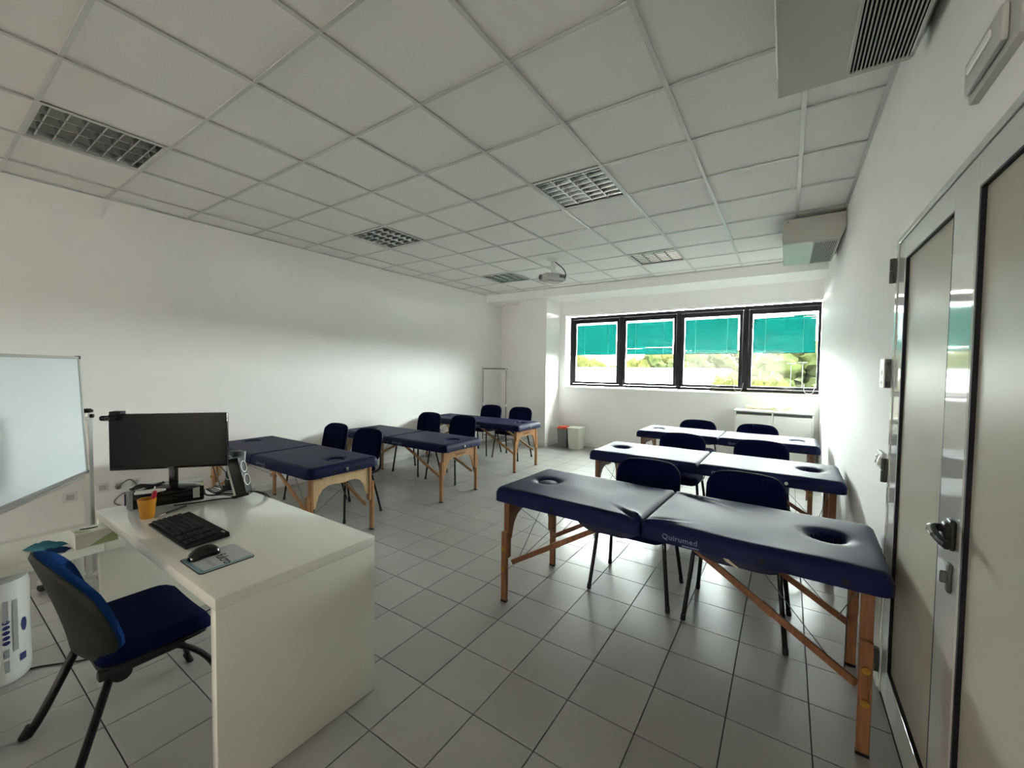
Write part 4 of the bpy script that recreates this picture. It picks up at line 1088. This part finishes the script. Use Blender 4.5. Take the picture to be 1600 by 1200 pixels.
# ================================================================ BACK OF THE ROOM
# clothes rack and hanger
RKY = 6.05
t = thing('clothes_rack', 'steel clothes rack on a white foot in the corner by the left wall', 'clothes rack', (.60, RKY, 0), 0)
for xx in (-.29, .27):
    bm = nb(); tube(bm, [(xx, 0, .05), (xx, 0, .78)], .014, 12); tube(bm, [(xx, 0, .78), (xx, 0, 1.475)], .0105, 12); p = obj('post', bm, 'steel', t)
    bm = nb(); tube(bm, [(xx, 0, .75), (xx, 0, .80)], .018, 12); tube(bm, [(xx, 0, 1.455), (xx, 0, 1.50)], .017, 12); obj('joint', bm, 'white', p)
    bm = nb(); tube(bm, [(xx, -.21, .055), (xx, .21, .055)], .013, 10); ft = obj('foot_bar', bm, 'white', t)
    for q in (-.2, .2):
        bm = nb(); tube(bm, [(xx - .012, q, .024), (xx + .012, q, .024)], .024, 14); obj('castor', bm, 'white', ft)
bm = nb(); tube(bm, [(-.31, 0, 1.48), (.29, 0, 1.48)], .0145, 12); obj('hanging_bar', bm, 'steel', t)
bm = nb(); tube(bm, [(-.29, 0, .16), (.27, 0, .16)], .010, 10); obj('lower_bar', bm, 'steel', t)
t = thing('coat_hanger', 'white coat hanger hanging at the right end of the clothes rack', 'hanger', (.80, RKY, 1.48), .55)
bm = nb(); tube(bm, spline([(0, -.018, -.006), (0, -.008, .018), (0, .012, .018), (0, .018, -.002), (0, .004, -.03), (0, 0, -.055)], 5), .0028, 8); obj('hook', bm, 'steel', t)
bm = nb(); tube(bm, spline([(-.21, 0, -.155), (-.19, 0, -.145), (-.05, 0, -.07), (0, 0, -.055), (.05, 0, -.07), (.19, 0, -.145), (.21, 0, -.155)], 5), .009, 8, .006); tube(bm, [(-.19, 0, -.148), (.19, 0, -.148)], .005, 8); obj('shoulder_bar', bm, 'white', t)

# bins
t = thing('waste_bin', 'clear bin with a dark liner and an orange-red lid beside the pillar', 'bin', (1.855, 6.60, 0), .1)
bm = nb()
def taper(bm, w0, d0, w1, d1, z0, z1, th=.004, open_=True):
    q = [(-1, -1), (1, -1), (1, 1), (-1, 1)]
    o0 = [bm.verts.new((a * w0 / 2, b * d0 / 2, z0)) for a, b in q]; o1 = [bm.verts.new((a * w1 / 2, b * d1 / 2, z1)) for a, b in q]
    for k in range(4): bm.faces.new((o0[k], o0[(k + 1) % 4], o1[(k + 1) % 4], o1[k]))
    bm.faces.new(o0[::-1])
    if not open_: bm.faces.new(o1)
    else:
        i1 = [bm.verts.new((a * (w1 / 2 - th), b * (d1 / 2 - th), z1)) for a, b in q]; i0 = [bm.verts.new((a * (w0 / 2 - th), b * (d0 / 2 - th), z0 + th)) for a, b in q]
        for k in range(4): bm.faces.new((o1[k], o1[(k + 1) % 4], i1[(k + 1) % 4], i1[k])); bm.faces.new((i1[k], i1[(k + 1) % 4], i0[(k + 1) % 4], i0[k]))
        bm.faces.new(i0)
taper(bm, .16, .20, .20, .25, .004, .36); obj('bin_body', bm, 'clear', t)
bm = nb(); taper(bm, .152, .19, .182, .228, .008, .275, .003); 
for v in bm.verts:
    if v.co.z > .27: v.co.z += .012 * math.sin(v.co.x * 90)
obj('liner', bm, 'bin_dark', t)
bm = nb(); box(bm, (0, 0, .372), (.214, .262, .028), .008, 2); box(bm, (0, -.02, .396), (.17, .19, .022), .008, 2); obj('lid', bm, 'red_lid', t)
t = thing('flip_bin', 'off-white bin with a lid, right of the orange-lidded bin', 'bin', (2.102, 6.61, 0), -.04)
bm = nb(); taper(bm, .20, .23, .235, .27, 0, .375, .004, False); obj('bin_body', bm, 'bin_white', t, smooth=None)
bm = nb(); box(bm, (0, 0, .388), (.25, .285, .026), .006, 2); box(bm, (0, 0, .407), (.20, .22, .014), .005, 2); obj('lid', bm, 'bin_white', t)

# white cabinet with the bone model
t = thing('white_cabinet', 'low white two-door cabinet under the window at the right wall', 'cabinet', (5.21, 6.725, 0), 0)
bm = nb()
for xx in (-.475, 0, .475): box(bm, (xx, 0, .45), (.018, .34, .86), .001, 1)
box(bm, (0, .165, .45), (.95, .008, .86)); box(bm, (0, 0, .05), (.95, .33, .018)); obj('body', bm, 'white', t)
bm = nb(); box(bm, (0, -.004, .897), (.985, .355, .024), .003, 1); obj('cabinet_top', bm, 'white', t)
for s in (-1, 1):
    bm = nb(); box(bm, (s * .2375, -.166, .452), (.452, .018, .78), .002, 1); d = obj('door', bm, 'white', t)
    bm = nb(); box(bm, (s * .2375, -.15, .862), (.45, .01, .028)); obj('shadow_gap', bm, 'dgrey', d, label='dark finger gap above the door')
bm = nb()
for xx in (-.45, .45):
    for yy in (-.14, .14): box(bm, (xx, yy, .01), (.03, .03, .02))
obj('foot', bm, 'white', t)
t = thing('leg_bone_model', 'ivory model of a long leg bone lying on the white cabinet', 'anatomy model', (5.06, 6.70, .911), -.03)
bm = nb(); P = [(-.20, 0, .030), (-.185, .0, .03), (-.15, 0, .027), (-.08, 0, .022), (.02, 0, .022), (.11, 0, .024), (.15, .0, .030), (.175, 0, .034), (.195, 0, .032)]
tube(bm, P, [.012, .026, .022, .016, .0145, .016, .024, .032, .016], 14); lathe(bm, [(0, -.022), (.016, -.016), (.022, 0), (.016, .016), (0, .022)], 14, (-.185, .03, .045)); obj('shaft', bm, 'bone', t, smooth=60)
bm = nb(); lathe(bm, [(0, -.026), (.02, -.018), (.027, 0), (.02, .018), (0, .026)], 14, (.18, -.028, .027)); lathe(bm, [(0, -.026), (.02, -.018), (.027, 0), (.02, .018), (0, .026)], 14, (.18, .028, .027)); obj('condyle', bm, 'bone', t, smooth=60)
t = thing('foot_bone_model', 'small ivory bone piece at the right end of the long leg bone', 'anatomy model', (5.36, 6.70, .911), .3)
bm = nb(); tube(bm, spline([(-.07, 0, .012), (-.03, 0, .02), (.01, 0, .028), (.05, 0, .042), (.075, 0, .05)], 4), [.01] * 3 + [.013] * 4 + [.016] * 4 + [.020] * 4 + [.022, .01], 12); obj('heel', bm, 'bone', t, smooth=60)
bm = nb()
for k in range(4): tube(bm, [(-.05, -.02 + k * .013, .012), (-.10, -.028 + k * .019, .007)], .0065, 8)
obj('toe', bm, 'bone', t)

# ================================================================ OUTSIDE THE WINDOW
GZ = -2.6
lawn = tag(bx('paved_ground', (0, 60, GZ - .125), (220, 104, .2), 'grass'), 'pale paved ground outside, below the window panes', 'ground')
t = thing('white_hall', 'long white flat-roofed shed outside, filling the lower left window panes', 'building', (-9, 22.5, GZ), 0)
bm = nb(); box(bm, (0, 0, 2.05), (23.4, 5, 4.1)); obj('shed_wall', bm, 'shed', t)
bm = nb(); box(bm, (0, 0, 4.15), (23.6, 5.2, .12), .01, 1); obj('roof_edge', bm, 'lgrey', t)
bm = nb(); tube(bm, [(11.62, -2.56, 0), (11.62, -2.56, 4.1)], .05, 8); obj('downpipe', bm, 'grey', t)
def crown_bm(seed, rx, rz, n=26):
    rnd = random.Random(seed); bm = nb()
    for k in range(n):
        a = rnd.uniform(0, 2 * PI); z = rnd.uniform(-1, 1); rr = math.sqrt(max(0, 1 - z * z)) * rnd.uniform(.45, .9)
        c = Vector((rr * math.cos(a) * rx, rr * math.sin(a) * rx, z * rz * .85)); s = rnd.uniform(.26, .42) * rx
        r = bmesh.ops.create_icosphere(bm, subdivisions=3, radius=s)
        for v in r['verts']:
            v.co = v.co * (1 + .38 * noise.noise(v.co * (3.2 / s) + Vector((seed, k, 0))) + .25 * noise.noise(v.co * (8 / s) + Vector((k, seed, 3)))) + c
    return bm
CR = [mesh_of('crown', crown_bm(3, 1, 1), 'leaf', 60), mesh_of('crown', crown_bm(11, 1, 1.1), 'leaf2', 60), mesh_of('crown', crown_bm(19, 1, .9), 'leaf', 60)]
bm = nb(); tube(bm, [(0, 0, 0), (.05, .02, 1.2), (0, .05, 2.2)], [.20, .15, .10], 10); TR = mesh_of('trunk', bm, 'tree_trunk')
TREES = [  # pixel column of the crown, depth, crown top height, crown radius, kind, label
    (905, 34, 2.55, 2.0, 0, 'yellow-green tree above the white shed, leftmost window pane'),
    (932, 40, 2.2, 1.9, 0, 'low yellow-green tree above the shed, right side of the leftmost pane'),
    (955, 44, 1.95, 1.6, 2, 'low pale tree at the right edge of the leftmost pane'),
    (992, 42, 2.2, 1.9, 0, 'low yellow-green tree above the shed, left part of the second pane'),
    (1014, 38, 2.5, 1.9, 1, 'green tree above the shed, middle of the second pane'),
    (1040, 36, 2.75, 2.0, 0, 'taller yellow-green tree at the right of the second pane'),
    (1078, 38, 2.6, 2.2, 1, 'green tree above the shed, left of the third pane'),
    (1104, 33, 2.9, 2.2, 1, 'full green tree above the shed, middle of the third pane'),
    (1136, 30, 2.75, 2.0, 1, 'green tree behind the end of the shed'),
    (1140, 20.5, 1.05, .95, 0, 'round yellow-green bush at the right end of the white shed'),
    (1186, 33, 1.9, 1.8, 1, 'low green tree at the left of the rightmost pane'),
    (1203, 21, .95, 1.2, 0, 'low yellow-green bush at the bottom of the rightmost pane'),
    (1243, 34, 3.1, 2.9, 1, 'large green tree behind the lamp posts, rightmost pane'),
    (1272, 30, 2.8, 2.0, 1, 'green tree at the right edge of the rightmost pane'),
]
def at_col(px, Y):
    d = vF * F_PX + vR * (px - 800) + vU * 24
    k = (Y - CAM[1]) / d.y
    return CAM[0] + d.x * k
for n_, (px, Y, top, rad, kd, lb) in enumerate(TREES):
    if rad > 1.3: f_ = (31, 43, 56)[n_ % 3] / Y
    else: f_ = (17.6 if px < 1180 else 15.5) / Y
    top, rad, Y = 1.48 + (top - 1.48) * f_, rad * f_, Y * f_
    x = at_col(px, Y)
    t = thing('tree' if rad > 1.3 else 'bush', lb, 'tree' if rad > 1.3 else 'bush', (x, Y, GZ), px * .7, 'trees outside the window')
    rz = max(rad * .8, (top - GZ) * .40)
    c = link('crown', CR[kd], t, (0, 0, top - GZ - rz)); c.scale = (rad, rad, rz)
    tr_ = link('trunk', TR, t, (0, 0, 0)); tr_.scale = (rad / 2, rad / 2, max(.3, (top - GZ - rz * 1.3) / 2.0))
for px, Y, top, lb in ((1236, 26, 1.93, 'white lamp post outside, left one of the pair, rightmost pane'), (1254, 26, 1.98, 'white lamp post outside, right one of the pair, rightmost pane'),
                       (1188, 26, 1.55, 'thin short white post outside, left part of the rightmost pane')):
    x = at_col(px, Y)
    t = thing('lamp_post', lb, 'lamp post', (x, Y, GZ), 0, 'posts outside the window')
    bm = nb(); tube(bm, [(0, 0, 0), (0, 0, top - GZ)], [.022, .018], 8); obj('mast', bm, 'post', t)
    if px > 1200:
        bm = nb(); box(bm, (.0, 0, top - GZ), (.42, .16, .05), .02, 2); obj('lamp_head', bm, 'post', t)
bm = nb(); rnd = random.Random(5)
for k in range(14):
    r = bmesh.ops.create_icosphere(bm, subdivisions=2, radius=rnd.uniform(.14, .22)); bmesh.ops.translate(bm, vec=(rnd.uniform(-.6, .6), rnd.uniform(-.2, .2), rnd.uniform(2.75, 3.42)), verts=r['verts'])
t = thing('flowering_shrub', 'red flowering shrub at the bottom of the rightmost pane', 'bush', (at_col(1243, 12.5), 12.5, GZ), 0)
obj('blossom', bm, 'flower', t, smooth=60); bm = nb(); 
for k in range(5): tube(bm, [(k * .1 - .2, 0, 0), ((k - 2) * .35, 0, 2.9)], .03, 6)
obj('stem', bm, 'tree_trunk', t)
